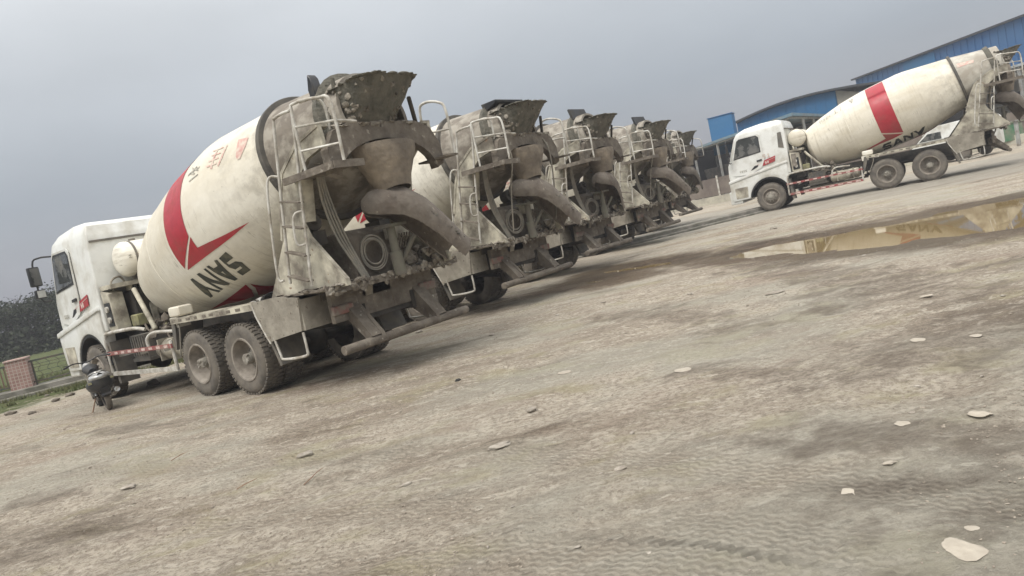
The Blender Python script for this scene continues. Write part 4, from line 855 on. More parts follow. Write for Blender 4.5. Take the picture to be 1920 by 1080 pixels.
# relief: grit + tyre tread prints in bands
tr, tv = noise_n(1, rot=-.10); sp2 = nd('ShaderNodeSeparateXYZ'); L.new(tv, sp2.inputs[0])
warp = math_('MULTIPLY', math_('SUBTRACT', mid, .5), .5)
zig = math_('PINGPONG', math_('ADD', sp2.outputs[0], warp), .09)
ln = math_('SINE', math_('MULTIPLY', math_('ADD', math_('ADD', sp2.outputs[1], math_('MULTIPLY', zig, .8)), math_('MULTIPLY', warp, .25)), 85.0))
u_w = math_('ADD', att('track_u'), math_('MULTIPLY', math_('SUBTRACT', mid, .5), .06)); zz = math_('PINGPONG', u_w, .045)
rib = math_('SINE', math_('MULTIPLY', math_('ADD', att('track_v'), math_('MULTIPLY', zz, .55)), 120.0)); lug = math_('SINE', math_('MULTIPLY', math_('ADD', u_w, math_('MULTIPLY', att('track_v'), .5)), 95.0))
tmk = math_('MULTIPLY', att('track_m'), mr(fine, .62, .42)); tread = math_('MULTIPLY', math_('MULTIPLY', math_('ADD', rib, math_('MULTIPLY', lug, .45)), tmk), .0055)
hh = math_('ADD', math_('ADD', math_('MULTIPLY', fine, .045), math_('MULTIPLY', grit, .011)), tread)
f3, _v = noise_n(9, st=(1, 1.5, 1), detail=8, rough=.72, off=(2, 2, 0)); hh = math_('ADD', hh, math_('MULTIPLY', f3, .06))

trk_c = nd('ShaderNodeMix', data_type='RGBA', blend_type='MULTIPLY'); L.new(math_('MULTIPLY', tmk, math_('ADD', mr(rib, -.2, .7, .20, 0), .14)), trk_c.inputs[0]); L.new(wcol.outputs[2], trk_c.inputs[6]); trk_c.inputs[7].default_value = (.42, .38, .34, 1)
L.new(trk_c.outputs[2], b.inputs['Base Color'])
bp = nd('ShaderNodeBump'); bp.inputs['Strength'].default_value = 1; bp.inputs['Distance'].default_value = 1.0; L.new(hh, bp.inputs['Height']); L.new(bp.outputs[0], b.inputs['Normal'])
me.materials.append(gm); gr = bpy.data.objects.new('ground', me); C.objects.link(gr); tag(gr, kind='structure')
def gz(x, y):
    i = min(max(int(np.searchsorted(gx, x)), 0), nx_-1); j = min(max(int(np.searchsorted(gy, y)), 0), ny_-1); return float(Zg[j, i])
# ---- water
wm = bpy.data.materials.new('muddy_water'); wm.use_nodes = True; b = wm.node_tree.nodes['Principled BSDF']
b.inputs['Base Color'].default_value = (.24, .175, .085, 1); b.inputs['Roughness'].default_value = .03; b.inputs['Specular IOR Level'].default_value = .5; b.inputs['IOR'].default_value = 1.45
nz = wm.node_tree.nodes.new('ShaderNodeTexNoise'); nz.inputs['Scale'].default_value = 1.6; nz.inputs['Detail'].default_value = 2
bb_ = wm.node_tree.nodes.new('ShaderNodeBump'); bb_.inputs['Distance'].default_value = .003; wm.node_tree.links.new(nz.outputs[0], bb_.inputs['Height']); wm.node_tree.links.new(bb_.outputs[0], b.inputs['Normal'])
for poly in ([(3.4, 13), (7, 9.5), (15, 7.5), (16, 14), (9, 16), (4.6, 17.5)], [(1.0, 16.0), (2.2, 14.2), (4.2, 15.6), (3.6, 17.6), (1.9, 18.6)]):
    m = MB(); v = [m.bm.verts.new((x, y, WZ)) for x, y in poly]; m._f(v); tag(obj('puddle_water', m, wm, None, 0), kind='structure')

# ------------------------------------------------------------ stones and litter on the yard
pale_m = mat('whitish_stone', (.40, .36, .295), .9, dirt=(.33, .29, .235), dirt_amt=.4, dscale=14, bump=.004, bscale=50)
stone_m = mat('pale_stone', (.36, .33, .28), .9, dirt=(.22, .19, .155), dirt_amt=.45, dscale=12, bump=.006, bscale=40, var=.2)
def stone(u, v, wpx, label, group=None, flat=.35, asp=.7, seed=0, m_=None, rot=0, name='stone', cat='stone'):
    p = gpt(u, v); dpx = (p-Vector((0, 0, CAM_H))).dot(fw); r_ = wpx/2*dpx/F_PX
    z = gz(p.x, p.y); m = MB(); m.blob((0, 0, r_*flat*.55), (r_, r_*asp, r_*flat), seed=seed, sub=3, rough=.22, freq=1.3)
    o = obj(name, m, m_ or stone_m, None, 60); o.location = (p.x, p.y, max(z, gz(p.x+r_, p.y), gz(p.x-r_, p.y), gz(p.x, p.y-r_), gz(p.x, p.y+r_))-r_*flat*(.15 if flat > .1 else .45)); o.rotation_euler = (0, 0, rot); tag(o, label, cat, group); return o
G = 'loose stones scattered over the yard'
stone(937, 836, 46, 'large flat oval stone lying alone in the middle of the yard', G, .22, .5, 1, rot=.35)
stone(996, 766, 18, 'small upright pale pebble pair stone above the large flat oval stone', G, .5, .8, 2)
stone(1162, 876, 24, 'pale rounded slab stone right of the large flat oval stone', G, .3, .6, 3)
stone(572, 853, 32, 'grey pointed flat stone above the two twigs', G, .3, .45, 4, rot=.3)
stone(242, 916, 28, 'pale oval flat stone at the left of the foreground', G, .2, .6, 5)
stone(760, 905, 22, 'thin tilted grey chip between the twigs and the large oval stone', G, .3, .4, 6, rot=.4)
stone(1738, 562, 27, 'thin whitish flat stone on the dark mud below the puddle', G, .15, .5, 7, pale_m)
stone(1456, 558, 34, 'long thin grey flake in the open yard below the puddle', G, .12, .4, 8)
stone(1667, 863, 24, 'white angular chip on the damp mud at lower right', G, .25, .5, 9, pale_m)
stone(1837, 775, 34, 'pale lumpy stone at the right edge of the yard', G, .22, 1.1, 10, pale_m)
stone(288, 723, 26, 'dark rounded rock under the flank of the nearest mixer truck', G, .6, .7, 11, MAT['dirty'])
stone(860, 717, 11, 'tiny dark stone beyond the large flat oval stone', G, .5, .7, 12, MAT['dark'])
o = stone(1805, 1022, 58, 'round white splash of dried concrete at the lower right corner of the yard', None, .09, 1.35, 13, pale_m, name='concrete_splash', cat='dried concrete')
for k, (u, v, wd, asp) in enumerate(((1583, 912, 34, 1.2), (1280, 692, 30, 1.0), (1720, 640, 24, 1.2), (1830, 632, 20, 1.0), (1690, 790, 24, 1.1), (1820, 980, 22, 1.0), (1060, 700, 26, .9))):
    stone(u, v, wd, 'pale dried concrete spill pressed flat into the yard', 'flat concrete spills in the yard', .05, asp, 200+k, pale_m, name='concrete_splash', cat='dried concrete', rot=-.2)
SG = 'small loose stones nothing tells apart'
for k in range(46):
    u, v = RNG.uniform(60, 1900), 0
    hv = 632.5-.2195*u; v = hv + RNG.uniform(.16, 1)**1.3*(1120-hv)
    if v > 1075 or v < hv+95: continue
    p = gpt(u, v)
    if any(math.hypot(p.x-(a+c)/2, p.y-(b_+d)/2) < 3.0 and p.y > 9.5 for a, b_, c, d, wd in PUD): continue
    stone(u, v, RNG.uniform(5, 15), 'small pale loose stone lying on the muddy yard', SG, RNG.uniform(.2, .45), RNG.uniform(.5, .85), 20+k, rot=RNG.uniform(0, 3))
def twig(u0, v0, u1, v1, label, r_=.004):
    a, b_ = gpt(u0, v0), gpt(u1, v1); a.z = gz(a.x, a.y)+.008; b_.z = gz(b_.x, b_.y)+.03; m = MB(); c_ = (a+b_)/2
    m.tube([a-c_, (a-c_)*.3+Vector((.01, .01, .006)), (b_-c_)*.4-Vector((.01, 0, 0)), b_-c_], [r_, r_, r_*.8, r_*.5], 6, smooth=3)
    o = obj('twig', m, MAT['rust'], None, 60); o.location = c_; tag(o, label, 'twig', 'twigs on the yard')
twig(568, 903, 606, 880, 'dark straight twig right of the other foreground twigs'); twig(443, 915, 482, 898, 'thin twig in the middle of the three foreground twigs'); twig(322, 868, 350, 857, 'short dark twig leftmost in the yard, near the nearest truck')
# gravel: far too many to count
m = bmesh.new(); base_ico = bmesh.new(); bmesh.ops.create_icosphere(base_ico, subdivisions=1, radius=1); iv = np.array([v.co[:] for v in base_ico.verts]); fi = np.array([[v.index for v in f.verts] for f in base_ico.faces]); base_ico.free(); m.free()
vs, fs = [], []; cnt = 0
while cnt < 9500:
    y = 2.0+14*RNG.random()**1.8; x = RNG.uniform(-1, 1)*(.9*y+1)+.3
    dens = float(vnoise(np.array([x]), np.array([y]), .8, 60)[0]+vnoise(np.array([x]), np.array([y]), 3., 61)[0]*.6)
    if dens < RNG.uniform(-.15, .35): continue
    if any(float(seg_d(x, y, a, b_, c, d)) < wd+.5 for a, b_, c, d, wd in PUD): continue
    s = RNG.uniform(.003, .009)*(1+.05*y)*(1.8 if RNG.random() < .06 else 1); th = RNG.uniform(0, 6.28); j = RNG.uniform(.75, 1.2, (len(iv), 1))
    P = iv*j*np.array((s, s*RNG.uniform(.5, .9), s*RNG.uniform(.3, .6))); P = P@np.array([[math.cos(th), math.sin(th), 0], [-math.sin(th), math.cos(th), 0], [0, 0, 1]])
    vs.append(P+np.array((x, y, gz(x, y)+s*.1))); fs.append(fi+cnt*len(iv)); cnt += 1
me = bpy.data.meshes.new('gravel'); me.from_pydata(np.concatenate(vs).tolist(), [], np.concatenate(fs).tolist()); me.materials.append(mat('grit', (.37, .325, .262), .95, dirt=(.20, .17, .135), dirt_amt=.5, dscale=30, var=.3))
tag(bpy.data.objects.new('gravel', me), kind='stuff'); C.objects.link(bpy.data.objects['gravel'])

# ------------------------------------------------------------ left: kerb, fence, verge, field trees
brick = mat('pink_tile', (.33, .17, .145), .6, dirt=(.34, .27, .22), dirt_amt=.35, dscale=3, var=.15)
n = brick.node_tree; bt = n.nodes.new('ShaderNodeTexBrick'); tcx = n.nodes.new('ShaderNodeTexCoord'); bt.offset = 0; bt.inputs['Scale'].default_value = 1; bt.inputs['Brick Width'].default_value = .085; bt.inputs['Row Height'].default_value = .085; bt.inputs['Mortar Size'].default_value = .009
bt.inputs['Color1'].default_value = (.27, .155, .135, 1); bt.inputs['Color2'].default_value = (.35, .215, .19, 1); bt.inputs['Mortar'].default_value = (.42, .35, .30, 1)
sxx = n.nodes.new('ShaderNodeSeparateXYZ'); cxx = n.nodes.new('ShaderNodeCombineXYZ'); adx = n.nodes.new('ShaderNodeMath'); n.links.new(tcx.outputs['Object'], sxx.inputs[0]); n.links.new(sxx.outputs[0], adx.inputs[0]); n.links.new(sxx.outputs[1], adx.inputs[1]); n.links.new(adx.outputs[0], cxx.inputs[0]); n.links.new(sxx.outputs[2], cxx.inputs[1]); n.links.new(cxx.outputs[0], bt.inputs[0]); n.links.new(bt.outputs[0], n.nodes['Principled BSDF'].inputs['Base Color'])
conc = mat('old_concrete', (.25, .235, .205), .92, dirt=(.13, .125, .10), dirt_amt=.5, dscale=2.5, bump=.01, bscale=14, var=.15)
iron = mat('green_iron', (.055, .075, .06), .6, dirt=(.13, .10, .075), dirt_amt=.4, dscale=5)
ironred = mat('red_brown_iron', (.17, .085, .07), .7, dirt=(.12, .10, .08), dirt_amt=.4, dscale=5)
PB = gpt(46, 727, .2); FD = Vector((1, .42, 0)).normalized()           # pillar foot; the way the fence runs
fa = math.atan2(FD.y, FD.x)
kb = MB(); kb.box(-14, 26, -.34, .34, -.2, .20); kb.box(-14, 26, -.55, -.34, -.2, .07); kb.bevel(.02, 1)
o = obj('fence_plinth', kb, conc); o.location = (PB.x, PB.y, 0); o.rotation_euler = (0, 0, fa); tag(o, 'low rough concrete plinth under the tiled pillars and iron fence', 'plinth')
def pillar(d, label):
    T = empty('fence_pillar', (PB.x+FD.x*d, PB.y+FD.y*d, .2), fa)
    m = MB(); m.box(-.24, .24, -.24, .24, 0, .74); obj('shaft', m, brick, T, 0)
    m = MB(); m.box(-.265, .265, -.265, .265, .742, .79); m.bevel(.01, 1); obj('cap', m, brick, T, 0); tag(T, label, 'pillar', 'tiled fence pillars')
pillar(0, 'pink tiled fence pillar left of the nearest white cab')
def panel(d0, d1, style, label):
    T = empty('iron_fence', (PB.x+FD.x*d0, PB.y+FD.y*d0, .2), fa); Lg = d1-d0; mt = iron if style else ironred
    m = MB(); m.box(.24, Lg-.24, -.03, .03, .62, .67); obj('top_rail', m, iron, T, 0); m = MB(); m.box(.24, Lg-.24, -.025, .025, .07, .11); obj('bottom_rail', m, iron, T, 0)
    m = MB()
    if style:
        for x in (.30, .32+Lg/2, Lg-.3): m.box(x-.02, x+.02, -.02, .02, .0, .62)
        for z in (.22, .34, .46, .54): m.box(.3, Lg-.3, -.008, .008, z-.006, z+.006)
        for k in range(int(Lg/.22)):
            x = .4+k*.22; m.tube([(x, 0, .12), (x+.08, 0, .25), (x, 0, .38), (x+.08, 0, .5), (x, 0, .62)], .008, 4, smooth=3)
    else:
        for k in range(int((Lg-.5)/.09)):
            x = .28+k*.09; m.box(x-.012, x+.012, -.012, .012, .09, .64)
    obj('bars', m, mt, T, 0); tag(T, label, 'fence', 'iron fence panels on the plinth')
panel(-3.4, 0, 0, 'reddish picket fence panel left of the pink pillar'); panel(0, 3.4, 1, 'dark green fence panel between the pink pillar and the white cab')
panel(3.4, 6.8, 1, 'dark green fence panel continuing behind the nearest truck'); pillar(3.4, 'second tiled pillar, behind the nose of the nearest truck'); pillar(6.8, 'third tiled pillar far behind the trucks')
leafm = mat('verge_grass', (.085, .11, .035), .8, dirt=(.16, .15, .07), dirt_amt=.4, dscale=1.5, var=.3)
def blades(name, pts, hmin, hmax, m_, wd=.008):
    vs = np.empty((len(pts)*3, 3)); 
    for i, (x, y, z) in enumerate(pts):
        a = RNG.uniform(0, 6.28); h = RNG.uniform(hmin, hmax); l = h*RNG.uniform(.1, .7); dx, dy = math.cos(a)*wd, math.sin(a)*wd; b2 = RNG.uniform(0, 6.28)
        vs[3*i] = (x-dx, y-dy, z); vs[3*i+1] = (x+dx, y+dy, z); vs[3*i+2] = (x+l*math.cos(b2), y+l*math.sin(b2), z+h)
    me = bpy.data.meshes.new(name); me.from_pydata(vs.tolist(), [], np.arange(len(pts)*3).reshape(-1, 3).tolist()); me.materials.append(m_); o = bpy.data.objects.new(name, me); C.objects.link(o); return tag(o, kind='stuff')
pts = []
while len(pts) < 22000:
    d = RNG.uniform(-6, 7); off = -RNG.uniform(.4, 1)**1 * 2.3 if RNG.random() < .55 else RNG.uniform(.3, 5)
    x = PB.x+FD.x*d-FD.y*off; y = PB.y+FD.y*d+FD.x*off
    if float(vnoise(np.array([x]), np.array([y]), 1.3, 70)[0])+float(vnoise(np.array([x]), np.array([y]), 4, 71)[0])*.7 < (-.06 if off < 0 else -.5)+max(0, -off-1.4)*.35: continue
    pts.append((x, y, gz(x, y)))
blades('grass', pts, .04, .16, leafm, .012)
# small rubble along the verge
for k, (u, v, wd) in enumerate(((105, 752, 16), (60, 775, 14), (132, 742, 18), (20, 778, 22), (88, 742, 10))):
    stone(u, v, wd, 'broken rubble lump in the grass verge before the fence', 'rubble along the grass verge', .5, .7, 90+k, MAT['dirty'], name='rubble', cat='rubble')

# trees
bark = mat('bark', (.07, .058, .045), .9, var=.2)
leaf_d = mat('dark_foliage', (.032, .038, .027), .95, dirt=(.045, .052, .032), dirt_amt=.45, dscale=.9, var=.25, spec=.1)
def tree_mesh(seed, bare=False):
    rg = np.random.default_rng(seed); m = MB(); H_ = 5.0; tops = []
    m.tube([(0, 0, -.2), (.05, .03, 1.2), (.0, .1, 2.4), (.1, 0, H_*.86)], [.14, .11, .08, .02], 7, smooth=3)
    for k in range(26 if bare else 15):
        z0 = rg.uniform(.9, H_*.8); a = rg.uniform(0, 6.28); l = rg.uniform(.7, 1.7)*(1-.45*z0/H_); e_ = Vector((math.cos(a)*l, math.sin(a)*l, z0+l*rg.uniform(.35, .9)))
        s_ = Vector((0, .05, z0)); m.tube([s_, s_.lerp(e_, .5)+Vector((0, 0, .06)), e_], [.04, .025, .008], 5); tops.append(e_)
        if bare:
            for j in range(5):
                q_ = s_.lerp(e_, rg.uniform(.4, 1)); m.tube([q_, q_+Vector((rg.uniform(-.5, .5), rg.uniform(-.5, .5), rg.uniform(.15, .6)))], [.012, .004], 4)
    tm = m
    vs = []; NL = 2600 if not bare else 200
    cl = tops + [Vector((rg.uniform(-.8, .8), rg.uniform(-.8, .8), rg.uniform(.6, H_*.95))) for _ in range(12 if not bare else 0)]
    for i in range(NL):
        c_ = cl[rg.integers(len(cl))]; g = rg.normal(0, 1, 3)*np.array((.34, .34, .27)); p = np.array(c_)+g; s = rg.uniform(.04, .10)
        a = rg.normal(0, 1, 3); a /= np.linalg.norm(a); b_ = np.cross(a, rg.normal(0, 1, 3)); b_ /= np.linalg.norm(b_)
        vs += [p-a*s, p+b_*s*.6, p+a*s, p-b_*s*.6]
    me_ = bpy.data.meshes.new('crown'); me_.from_pydata([tuple(v) for v in vs], [], [(4*i, 4*i+1, 4*i+2, 4*i+3) for i in range(NL)]); me_.materials.append(leaf_d)
    return tm, me_
def make_tree(seed, bare):
    T = empty('tree'); tm, cm_ = tree_mesh(seed, bare); obj('trunk', tm, bark, T, 50); o = bpy.data.objects.new('crown', cm_); C.objects.link(o); o.parent = T; return T
protos = [make_tree(3, False), make_tree(4, False), make_tree(5, False), make_tree(6, True)]
used = set(); rgt = np.random.default_rng(5)
for k in range(40):
    az = R(-43+16.5*(k % 20)/20*1.0+rgt.uniform(-.5, .5)) if k < 40 else 0; row = k//20; d = (62, 72)[row]+rgt.uniform(-3, 4)
    az = R(-44+ (k % 20)*1.02 + row*.5 + rgt.uniform(-.3, .3)); pi = int(rgt.integers(0, 3)) if not (k % 20 in (9, 12) and row == 1) else 3
    T = protos[pi] if pi not in used else copy_tree(protos[pi]); used.add(pi)
    T.location = (math.sin(az)*d, math.cos(az)*d, -.1); T.rotation_euler = (0, 0, rgt.uniform(0, 6.28))
    deg = math.degrees(az); hs = 4.3 + .35*math.sin(deg*1.7)+rgt.uniform(-.35, .4); hs *= (1.0 if row == 0 else 1.13); sc_w = rgt.uniform(1.1, 1.45)
    if pi == 3: hs *= 1.12
    T.scale = (sc_w, sc_w, hs/5.0)
    if pi == 3: tag(T, 'bare twiggy tree rising above the dark wood beyond the field', 'tree', 'bare trees in the wood')
    else: tag(T, 'dark leafy tree in the misty wood beyond the field, left of the trucks', 'tree', 'leafy trees in the wood')
# low undergrowth under the wood
vs = []; 
for i in range(9000):
    az = R(rgt.uniform(-46, -22)); d = rgt.uniform(57, 74); p = np.array((math.sin(az)*d, math.cos(az)*d, rgt.random()**1.5*1.9)); s = rgt.uniform(.10, .24); a = rgt.normal(0, 1, 3); a /= np.linalg.norm(a); b_ = np.cross(a, rgt.normal(0, 1, 3)); b_ /= np.linalg.norm(b_); vs += [p-a*s, p+b_*s*.6, p+a*s, p-b_*s*.6]
me = bpy.data.meshes.new('undergrowth'); me.from_pydata([tuple(v) for v in vs], [], [(4*i, 4*i+1, 4*i+2, 4*i+3) for i in range(len(vs)//4)]); me.materials.append(leaf_d); o = bpy.data.objects.new('undergrowth', me); C.objects.link(o); tag(o, kind='stuff')
# ------------------------------------------------------------ right: sheds, canopy, wall
def sheet(name, col, dirt, rib=.35):
    m = mat(name, col, .5, dirt=dirt, dirt_amt=.35, dscale=.35, var=.08)
    return m
blue = sheet('blue_sheet', (.022, .105, .255), (.05, .13, .26)); blue2 = sheet('blue_sheet_bright', (.014, .13, .30), (.035, .14, .28)); roofm = mat('dark_roof_edge', (.045, .05, .055), .7, var=.2)
beige = mat('beige_render', (.42, .40, .34), .85, dirt=(.27, .25, .21), dirt_amt=.4, dscale=.5, var=.1); lightroof = mat('pale_roof_sheet', (.40, .46, .50), .5, dirt=(.3, .3, .28), dirt_amt=.3, dscale=.4)
steel = mat('grey_steel', (.33, .34, .33), .6, dirt=(.2, .17, .14), dirt_amt=.3, dscale=3); gloom = mat('shade_toned_sheet', (.022, .022, .022), .8, dirt=(.05, .045, .04), dirt_amt=.4, dscale=.6, var=.3)  # gloom: near-black colour paints the shade inside the open sheds
cream = mat('cream_wall', (.48, .455, .37), .85, dirt=(.30, .28, .23), dirt_amt=.35, dscale=1.2, var=.08); brownp = mat('brown_panel', (.13, .105, .09), .85, dirt=(.2, .17, .14), dirt_amt=.4, dscale=1)
def wallpoly(m, A, B, pts, th, back=0):
    """prism standing on the line A-B (plan), pts = (distance along, z)"""
    d = (B-A); d.z = 0; d.normalize(); n_ = Vector((-d.y, d.x, 0))
    if n_.dot(A) < 0: n_ = -n_
    f = [A+d*a+n_*back for a, z in pts]
    P0 = [m.bm.verts.new((p.x, p.y, z)) for p, (a, z) in zip(f, pts)]; P1 = [m.bm.verts.new((p.x+n_.x*th, p.y+n_.y*th, z)) for p, (a, z) in zip(f, pts)]
    m._f(P0); m._f(P1[::-1]); k = len(pts)
    for i in range(k): m._f([P0[i], P0[(i+1) % k], P1[(i+1) % k], P1[i]])
def onwall(A, B, u, v):
    """where the sight line of a pixel meets the wall plane -> (along, z)"""
    d = (B-A); d.z = 0; d.normalize(); n_ = Vector((-d.y, d.x, 0)); o, r_ = ray(u, v); t = (A-o).dot(n_)/r_.dot(n_); p = o+r_*t; return ((p-A).dot(d), p.z)
def az2(deg, d): return Vector((math.sin(R(deg))*d, math.cos(R(deg))*d, 0))
def ribs(m, A, B, a0, a1, zf, z0, step=.9, th=.05):
    d = (B-A); d.z = 0; d.normalize(); n_ = Vector((-d.y, d.x, 0)); n_ = -n_ if n_.dot(A) > 0 else n_
    a = a0
    while a < a1:
        z = zf(a); p = A+d*a; q = A+d*(a+.14)
        V = [m.bm.verts.new(x) for x in ((p.x, p.y, z0(a)), (q.x, q.y, z0(a)), (q.x, q.y, z), (p.x, p.y, z))]; W = [m.bm.verts.new((v.co.x+n_.x*th, v.co.y+n_.y*th, v.co.z)) for v in V]
        m._f(W)
        for i in range(4): m._f([V[i], V[(i+1) % 4], W[(i+1) % 4], W[i]])
        a += step
# big warehouse: its long flank runs towards us on the right
A, B = az2(27.9, 88.7), az2(37.75, 72.4); Dn = (B-A).normalized(); B2 = B+Dn*26
T = empty('big_blue_warehouse', (0, 0, 0)); Lw = (B2-A).length; tz = 9.05
m = MB(); wallpoly(m, A, B2, [(0, 5.2), (Lw, 5.2), (Lw, tz), (0, tz)], 18); ribs(m, A, B2, .2, Lw, lambda a: tz-.05, lambda a: 5.25, .8, .06); obj('upper_wall', m, blue, T, 0)
m = MB(); wallpoly(m, A, B2, [(-.3, tz), (Lw+.3, tz), (Lw+.3, tz+.16), (-.3, tz+.16)], 18.6, -.35); obj('roof', m, roofm, T, 0)
m = MB(); wallpoly(m, A, B2, [(0.01, 0), (Lw-.01, 0), (Lw-.01, 5.198), (0.01, 5.198)], 17.8, .1); obj('lower_wall', m, beige, T, 0)
m = MB(); wallpoly(m, A, B2, [(10, 4.95), (Lw, 4.95), (Lw, 5.12), (10, 5.12)], 6.0, -6.05); obj('lean_to_roof', m, lightroof, T, 0)
for a in np.arange(11, Lw, 5):
    m = MB(); wallpoly(m, A, B2, [(a, 0), (a+.25, 0), (a+.25, 4.948), (a, 4.948)], .25, -5.9); obj('column', m, steel, T, 0)
for a in np.arange(13, Lw-4, 6): m = MB(); wallpoly(m, A, B2, [(a, .0), (a+3, 0), (a+3, 3.4), (a, 3.4)], .05, -.0); obj('door', m, gloom, T, 0)
for a in (7.5,): m = MB(); wallpoly(m, A, B2, [(a, 5.5), (a+4.2, 5.5), (a+4.2, 8.9), (a, 8.9)], .05, -.08); obj('newer_panel', m, blue2, T, 0)
tag(T, 'large blue sheet-metal warehouse rising behind the lone mixer truck, at the right edge', 'warehouse')
# arched shed
A, B = az2(19.6, 66.5), az2(29.6, 62); T = empty('arched_blue_shed')
top = [onwall(A, B, u, v) for u, v in ((1381, 229.5), (1405, 218), (1431, 206.5), (1462, 194.5), (1492.5, 184.5), (1528, 175), (1562.5, 167.5), (1610, 159), (1656.6, 152.8), (1700, 148), (1740, 145))]
ztop = lambda a: float(np.interp(a, [t[0] for t in top], [t[1] for t in top]))
sp_ = onwall(A, B, 1565, 170)[0]; f_ = [t for t in top if t[0] < sp_]
m = MB(); wallpoly(m, A, B, [(top[0][0], 0)]+[(a, z-.12) for a, z in f_]+[(sp_, ztop(sp_)-.12), (sp_, 0)], .25); ribs(m, A, B, top[0][0]+.3, sp_-.2, lambda a: ztop(a)-.2, lambda a: .1, .8, .05); obj('front_wall', m, blue2, T, 0)
m = MB(); e_ = top[-1][0]; wallpoly(m, A, B, [(sp_+.02, 0), (sp_+1.6, 0), (sp_+1.6, ztop(sp_+1.6)-.5), (sp_+.02, ztop(sp_+.02)-.14)], .3, .1); wallpoly(m, A, B, [(sp_+3.4, 0), (sp_+3.9, 0), (sp_+3.9, ztop(sp_+3.9)-.14), (sp_+3.4, ztop(sp_+3.4)-.14)], .3, .1); obj('pale_column', m, beige, T, 0)
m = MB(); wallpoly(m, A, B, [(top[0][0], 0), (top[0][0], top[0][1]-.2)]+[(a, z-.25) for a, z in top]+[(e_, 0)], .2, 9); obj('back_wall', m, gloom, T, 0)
m = MB(); wallpoly(m, A, B, [(a, z-.10) for a, z in top]+[(a, z+.06) for a, z in top[::-1]], 10, -.5); obj('roof', m, roofm, T, 30)
m = MB()
for a in np.arange(sp_+.6, e_, .9): wallpoly(m, A, B, [(a, ztop(a)-.9), (a+.06, ztop(a)-.9), (a+.9, ztop(a+.9)-.16), (a+.84, ztop(a+.84)-.16)], .08, .4)
wallpoly(m, A, B, [(sp_, ztop(sp_)-.95), (e_, ztop(e_)-.95), (e_, ztop(e_)-.87), (sp_, ztop(sp_)-.87)], .08, .4); obj('truss', m, roofm, T, 0)
tag(T, 'low blue shed with a curved roof behind the lone truck and the canopy', 'shed')
# blue box tower
T = empty('blue_box_tower', tuple(azpt(1367, 300, 62)[:2])+(0,)); T.rotation_euler = (0, 0, -.5)
m = MB(); m.box(-.95, .95, -.7, .7, 3.6, 6.62); m.bevel(.04, 1); obj('cabin', m, blue2, T, 0)
m = MB(); m.box(-1.0, 1.0, -.75, .75, 6.625, 6.68); obj('lid', m, blue, T, 0)
for x in (-.85, .85):
    for y in (-.6, .6): m = MB(); m.box(x-.08, x+.08, y-.08, y+.08, 0, 3.59); obj('leg', m, steel, T, 0)
tag(T, 'tall blue metal box tower left of the canopy, above the lone truck cab', 'tower')
# canopy
c0, c1, c2 = azpt(1484, 207, 44), azpt(1290, 272, 59), azpt(1552, 214, 55)
zc = 4.4; c0.z = c1.z = c2.z = 0; c3 = c1+c2-c0; T = empty('open_canopy')
def hull(m, P, z0, z1):
    a = [m.bm.verts.new((p.x, p.y, z0)) for p in P]; b_ = [m.bm.verts.new((p.x, p.y, z1)) for p in P]; m._f(a); m._f(b_)
    for i in range(len(P)): m._f([a[i], a[(i+1) % len(P)], b_[(i+1) % len(P)], b_[i]])
k0 = CAM_H + 44*.0646
m = MB(); hull(m, [c0, c1, c3, c2], k0-.22, k0-.05); obj('roof', m, mat('blue_grey_roof', (.16, .26, .33), .6, dirt=(.2, .2, .18), dirt_amt=.4, dscale=.6), T, 0)
ctr = (c0+c3)/2
for P, Q, ts in ((c0, c1, (.03, .35, .68, .97)), (c0, c2, (.30, .60, .97))):
    for t in ts:
        p = P.lerp(Q, t); p = p+(ctr-p)*.04; m = MB(); m.box(p.x-.07, p.x+.07, p.y-.07, p.y+.07, 0, k0-.30); obj('post', m, steel, T, 0)
m = MB()
for P, Q in ((c0, c1), (c0, c2), (c1, c3), (c2, c3)):
    P, Q = P+(ctr-P)*.04, Q+(ctr-Q)*.04; m.tube([Vector((P.x, P.y, k0-.27)), Vector((Q.x, Q.y, k0-.27))], .06, 6)
obj('eaves_beam', m, steel, T, 0)
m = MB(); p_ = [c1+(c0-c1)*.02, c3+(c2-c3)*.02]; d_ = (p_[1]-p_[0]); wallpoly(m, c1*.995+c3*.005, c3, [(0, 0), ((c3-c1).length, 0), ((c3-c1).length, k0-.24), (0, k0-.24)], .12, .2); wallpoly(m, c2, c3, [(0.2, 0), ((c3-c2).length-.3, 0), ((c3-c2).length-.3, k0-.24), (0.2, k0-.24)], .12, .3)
obj('back_sheet', m, gloom, T, 0)  # its near-black colour stands in for shade under the canopy roof
tag(T, 'open storage canopy on thin steel posts behind the lone truck cab', 'canopy')
for k, (t, s_) in enumerate(((.25, .3), (.5, .3), (.75, .35), (.35, .7))):
    p = c0.lerp(c1, t)+(c2-c0)*s_; q = empty('storage_bin', (p.x, p.y, 0), .4)
    m = MB(); m.prism([(-1.3, .9), (1.3, .9), (1.6, 2.6), (-1.6, 2.6)], -1.1, 1.1); m.bevel(.03, 1); obj('tub', m, MAT['dark'], q, 0)  # dark colour on the bins deepens the painted shade in here
    for x in (-1.1, 1.1):
        for y in (-.9, .9): m = MB(); m.box(x-.07, x+.07, y-.07, y+.07, 0, .895); obj('leg', m, MAT['dark'], q, 0)
    tag(q, 'storage bin coloured dark for the gloom under the open canopy', 'bin', 'bins under the canopy')
